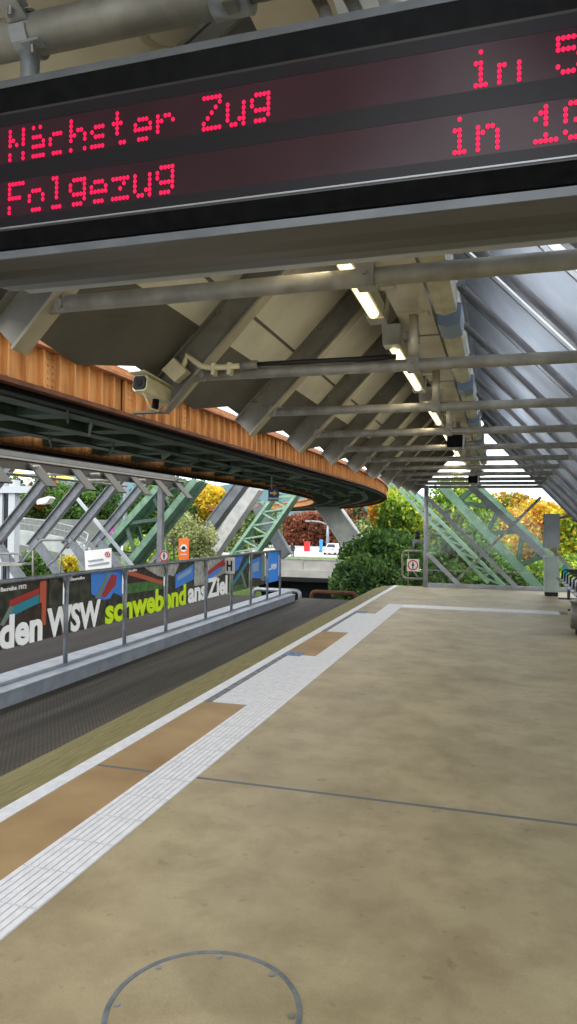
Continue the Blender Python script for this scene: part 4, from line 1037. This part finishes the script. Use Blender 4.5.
a, b = at(2.5, 600, 22.1), at(6.5, 488, 22.1); MB().box(a.x, b.x, 22.1, 22.3, -1, b.z).build('window_strip', M['dark_glass'], wbld)
a = at(110, 531, 47.9); pk = MB(); pk.prism([a+Vector((-.24,0,-.2)), a+Vector((.22,0,-.16)), a+Vector((.27,0,.16)), a+Vector((-.13,0,.22))], (0,.12,0))
tag(pk.build('cloth', M['pink']), 'small magenta patch hanging on the grey retaining wall', 'cloth')
mp_ = thing('lamp_post', tuple(at(125, 560, 40)), 'slim grey lamp post behind the green truss at the left', 'lamp post')
MB().tube(at(125, 600, 40), at(125, 476, 40), .16, 8, .1).build('mast', M['post'], mp_)

# ------------------------------------------------------------------ trees and shrubs
def tree(name, label, cat, px, ptop, pbot, hw, Y, pal, n=5000, leaf=.22, seed=1, trunk=True, base=None, group=None, clumps=46):
    rng = np.random.default_rng(seed); n = int(n*1.7); leaf *= .74; clumps = int(clumps*1.5)
    ct = at(px, (ptop+pbot)/2, Y); sc = Y/F_PX*1.04
    rx = hw*sc; rz = (pbot-ptop)/2*sc; ry = min(rx, 3.5)
    bz = ct.z-rz*1.25 if base is None else base
    t = thing(name, (ct.x, Y, bz), label, cat, group)
    # clump centres on the crown, upper and front preferred
    u = rng.normal(size=(clumps, 3)); u /= np.linalg.norm(u, axis=1)[:, None]
    rad = rng.uniform(.45, .92, clumps)[:, None]
    cc_ = u*rad
    k = rng.integers(0, clumps, n)
    size = rng.uniform(.14, .30, clumps)
    v = rng.normal(size=(n, 3)); v /= np.linalg.norm(v, axis=1)[:, None]
    p = cc_[k] + rng.normal(size=(n, 3))*(size[k]*.62)[:, None]
    lim = np.maximum(1, np.linalg.norm(p, axis=1)/1.06)[:, None]; p = p/lim
    shade = np.clip((p[:, 2] - cc_[k, 2])/(size[k])*.5+.5, 0, 1)*.6 + np.clip(np.linalg.norm(p, axis=1), 0, 1)*.4  # painted shade: leaves paler atop each clump and towards the crown's outside
    p = p*np.array([rx, ry, rz])
    a = rng.normal(size=(n, 3)); a /= np.linalg.norm(a, axis=1)[:, None]
    b = np.cross(a, rng.normal(size=(n, 3))); b /= np.linalg.norm(b, axis=1)[:, None]
    L = leaf*rng.uniform(.6, 1.3, n)[:, None]
    verts = np.stack([p - a*L*.5, p + b*L*.28, p + a*L*.5, p - b*L*.28], 1).reshape(-1, 3)
    verts[:, 2] += ct.z - bz
    faces = np.arange(4*n).reshape(-1, 4)
    me = bpy.data.meshes.new('foliage'); me.from_pydata(verts.tolist(), [], faces.tolist()); me.materials.append(M['leaf'])
    cols = np.array([lin(c)[:3] for c in pal])
    ci = rng.integers(0, len(pal), clumps)[k]
    mixr = rng.random(n) < .5; ci[mixr] = rng.integers(0, len(pal), mixr.sum())
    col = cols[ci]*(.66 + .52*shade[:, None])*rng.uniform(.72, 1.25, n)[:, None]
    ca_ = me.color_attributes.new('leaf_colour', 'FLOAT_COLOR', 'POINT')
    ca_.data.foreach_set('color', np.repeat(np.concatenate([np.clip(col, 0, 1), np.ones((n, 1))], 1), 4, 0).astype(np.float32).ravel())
    o = bpy.data.objects.new('foliage', me); C.objects.link(o); o.parent = t
    if trunk:
        mb = MB(); r = max(.06, rx*.05); z0 = bz
        mb.path([(ct.x, Y, z0), (ct.x+.1*rx*.3, Y, (z0+ct.z)/2), (ct.x, Y, ct.z+rz*.35)], r, 7, r*.35)
        for k_ in range(6):
            an = k_*1.05+seed; q = Vector((ct.x, Y, ct.z-rz*.4+k_*.12*rz)); mb.path([q, q+Vector((math.cos(an)*rx*.35, math.sin(an)*ry*.35, rz*.3)), q+Vector((math.cos(an)*rx*.65, math.sin(an)*ry*.6, rz*.45))], r*.5, 5, r*.15)
        mb.build('trunk', M['bark'], t, True)
    return t
DG = [(72,98,58),(84,112,62),(60,86,54),(98,126,68)]
MG = [(104,140,66),(86,122,58),(126,160,72),(74,106,54)]
YG = [(168,188,70),(142,170,64),(192,198,76),(112,148,60)]
YE_ = [(222,192,56),(204,168,48),(230,206,84),(168,164,62)]
OR = [(200,120,50),(176,96,50),(214,160,60),(150,120,60)]
RD = [(146,86,66),(124,72,58),(162,104,76),(108,80,60)]
OL = [(164,168,116),(144,152,98),(180,184,130),(122,132,84)]
T = tree
# right of the track end
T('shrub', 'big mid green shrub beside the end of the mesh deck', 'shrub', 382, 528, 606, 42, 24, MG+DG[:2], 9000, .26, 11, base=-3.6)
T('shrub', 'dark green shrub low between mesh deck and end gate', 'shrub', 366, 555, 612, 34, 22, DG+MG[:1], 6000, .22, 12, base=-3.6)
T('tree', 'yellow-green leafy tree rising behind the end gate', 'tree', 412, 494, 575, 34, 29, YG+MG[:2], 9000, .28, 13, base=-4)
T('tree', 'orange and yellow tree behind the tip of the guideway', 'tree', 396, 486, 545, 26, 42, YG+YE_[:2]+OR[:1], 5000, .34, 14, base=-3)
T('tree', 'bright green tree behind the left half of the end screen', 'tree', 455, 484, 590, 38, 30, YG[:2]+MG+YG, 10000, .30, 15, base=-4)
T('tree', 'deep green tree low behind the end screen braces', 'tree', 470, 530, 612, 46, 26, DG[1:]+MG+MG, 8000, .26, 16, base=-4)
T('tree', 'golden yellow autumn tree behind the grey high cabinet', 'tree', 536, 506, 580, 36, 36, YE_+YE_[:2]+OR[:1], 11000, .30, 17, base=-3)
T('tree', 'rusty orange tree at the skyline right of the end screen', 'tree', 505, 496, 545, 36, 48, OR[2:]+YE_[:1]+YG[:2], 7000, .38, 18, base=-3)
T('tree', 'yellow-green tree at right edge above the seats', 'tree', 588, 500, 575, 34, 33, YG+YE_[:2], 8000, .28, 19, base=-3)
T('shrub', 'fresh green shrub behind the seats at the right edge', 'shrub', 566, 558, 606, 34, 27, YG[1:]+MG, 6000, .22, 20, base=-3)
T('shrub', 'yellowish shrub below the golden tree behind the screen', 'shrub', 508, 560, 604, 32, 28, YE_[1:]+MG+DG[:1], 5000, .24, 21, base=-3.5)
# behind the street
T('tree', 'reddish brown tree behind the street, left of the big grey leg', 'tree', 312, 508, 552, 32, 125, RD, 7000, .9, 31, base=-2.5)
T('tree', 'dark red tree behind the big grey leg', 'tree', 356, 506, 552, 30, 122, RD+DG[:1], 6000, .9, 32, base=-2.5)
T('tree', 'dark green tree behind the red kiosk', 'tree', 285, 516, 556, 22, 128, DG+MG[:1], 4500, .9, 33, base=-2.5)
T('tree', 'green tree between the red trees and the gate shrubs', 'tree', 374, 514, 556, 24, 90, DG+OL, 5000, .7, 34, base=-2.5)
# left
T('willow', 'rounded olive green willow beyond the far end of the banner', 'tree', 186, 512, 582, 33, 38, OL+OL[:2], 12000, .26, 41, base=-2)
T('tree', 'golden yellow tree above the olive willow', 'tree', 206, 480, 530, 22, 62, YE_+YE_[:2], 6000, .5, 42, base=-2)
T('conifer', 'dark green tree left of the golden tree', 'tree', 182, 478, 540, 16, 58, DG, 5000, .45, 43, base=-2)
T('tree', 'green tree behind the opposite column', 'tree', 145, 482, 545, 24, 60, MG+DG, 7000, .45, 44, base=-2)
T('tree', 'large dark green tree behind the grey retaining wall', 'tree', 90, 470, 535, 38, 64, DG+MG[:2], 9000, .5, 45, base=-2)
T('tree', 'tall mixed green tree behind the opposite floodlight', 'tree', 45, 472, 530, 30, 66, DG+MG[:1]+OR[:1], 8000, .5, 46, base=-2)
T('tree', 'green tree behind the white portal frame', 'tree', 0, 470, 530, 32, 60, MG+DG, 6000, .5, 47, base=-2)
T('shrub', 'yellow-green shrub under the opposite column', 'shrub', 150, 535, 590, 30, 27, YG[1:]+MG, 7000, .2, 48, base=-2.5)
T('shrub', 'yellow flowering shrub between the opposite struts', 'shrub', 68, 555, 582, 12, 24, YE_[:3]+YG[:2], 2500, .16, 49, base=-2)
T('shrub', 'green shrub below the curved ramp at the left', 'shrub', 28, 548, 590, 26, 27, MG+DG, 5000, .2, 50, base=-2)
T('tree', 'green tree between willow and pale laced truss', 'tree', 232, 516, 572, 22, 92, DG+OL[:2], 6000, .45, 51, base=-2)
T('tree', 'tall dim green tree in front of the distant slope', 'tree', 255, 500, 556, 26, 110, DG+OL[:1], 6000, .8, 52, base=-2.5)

# ------------------------------------------------------------------ light
w = bpy.data.worlds.new('overcast'); bpy.context.scene.world = w; w.use_nodes = True
nt = w.node_tree; bg = nt.nodes['Background']
tc = nt.nodes.new('ShaderNodeTexCoord'); sp = nt.nodes.new('ShaderNodeSeparateXYZ'); rp_ = nt.nodes.new('ShaderNodeValToRGB')
rp_.color_ramp.elements[0].position = -.0; rp_.color_ramp.elements[0].color = (.80,.86,.94,1); rp_.color_ramp.elements[1].position = .5; rp_.color_ramp.elements[1].color = (.95,.98,1.0,1)
nt.links.new(tc.outputs['Generated'], sp.inputs[0]); nt.links.new(sp.outputs['Z'], rp_.inputs[0]); nt.links.new(rp_.outputs[0], bg.inputs[0])
bg.inputs[1].default_value = 2.3
sd_ = bpy.data.lights.new('sun', 'SUN'); so_ = bpy.data.objects.new('sun', sd_); C.objects.link(so_)
sd_.energy = 1.6; sd_.angle = math.radians(40); sd_.color = (1, .96, .9)
so_.rotation_euler = (math.radians(50), 0, math.radians(-35))
def area(x, y, z, sx, sy_, e, col):
    l = bpy.data.lights.new('lamp_and_fill', 'AREA'); l.shape = 'RECTANGLE'; l.size = sx; l.size_y = sy_; l.energy = e; l.color = col
    o = bpy.data.objects.new('lamp_and_fill', l); C.objects.link(o); o.location = (x, y, z); return o
for y in (3.0, 5.2, 7.3, 9.4, 11.5, 13.6): 
    o = area(-.70, y, 2.70, .06, 1.4, 5.5, (1, .86, .58)); o.rotation_euler = (0, math.radians(60), 0)
    o = area(-.26, y, 2.95, .06, 1.4, 7.5, (.90, .95, 1)); o.rotation_euler = (0, math.radians(-105), 0)  # added cool fill for the right roof; the lamps there are unlit
sc = bpy.context.scene
sc.view_settings.view_transform = 'Standard'; sc.view_settings.look = 'None'; sc.view_settings.exposure = 0.2; sc.view_settings.gamma = 1.0
sc.cycles.max_bounces = 8; sc.cycles.transparent_max_bounces = 12; sc.cycles.use_denoising = True
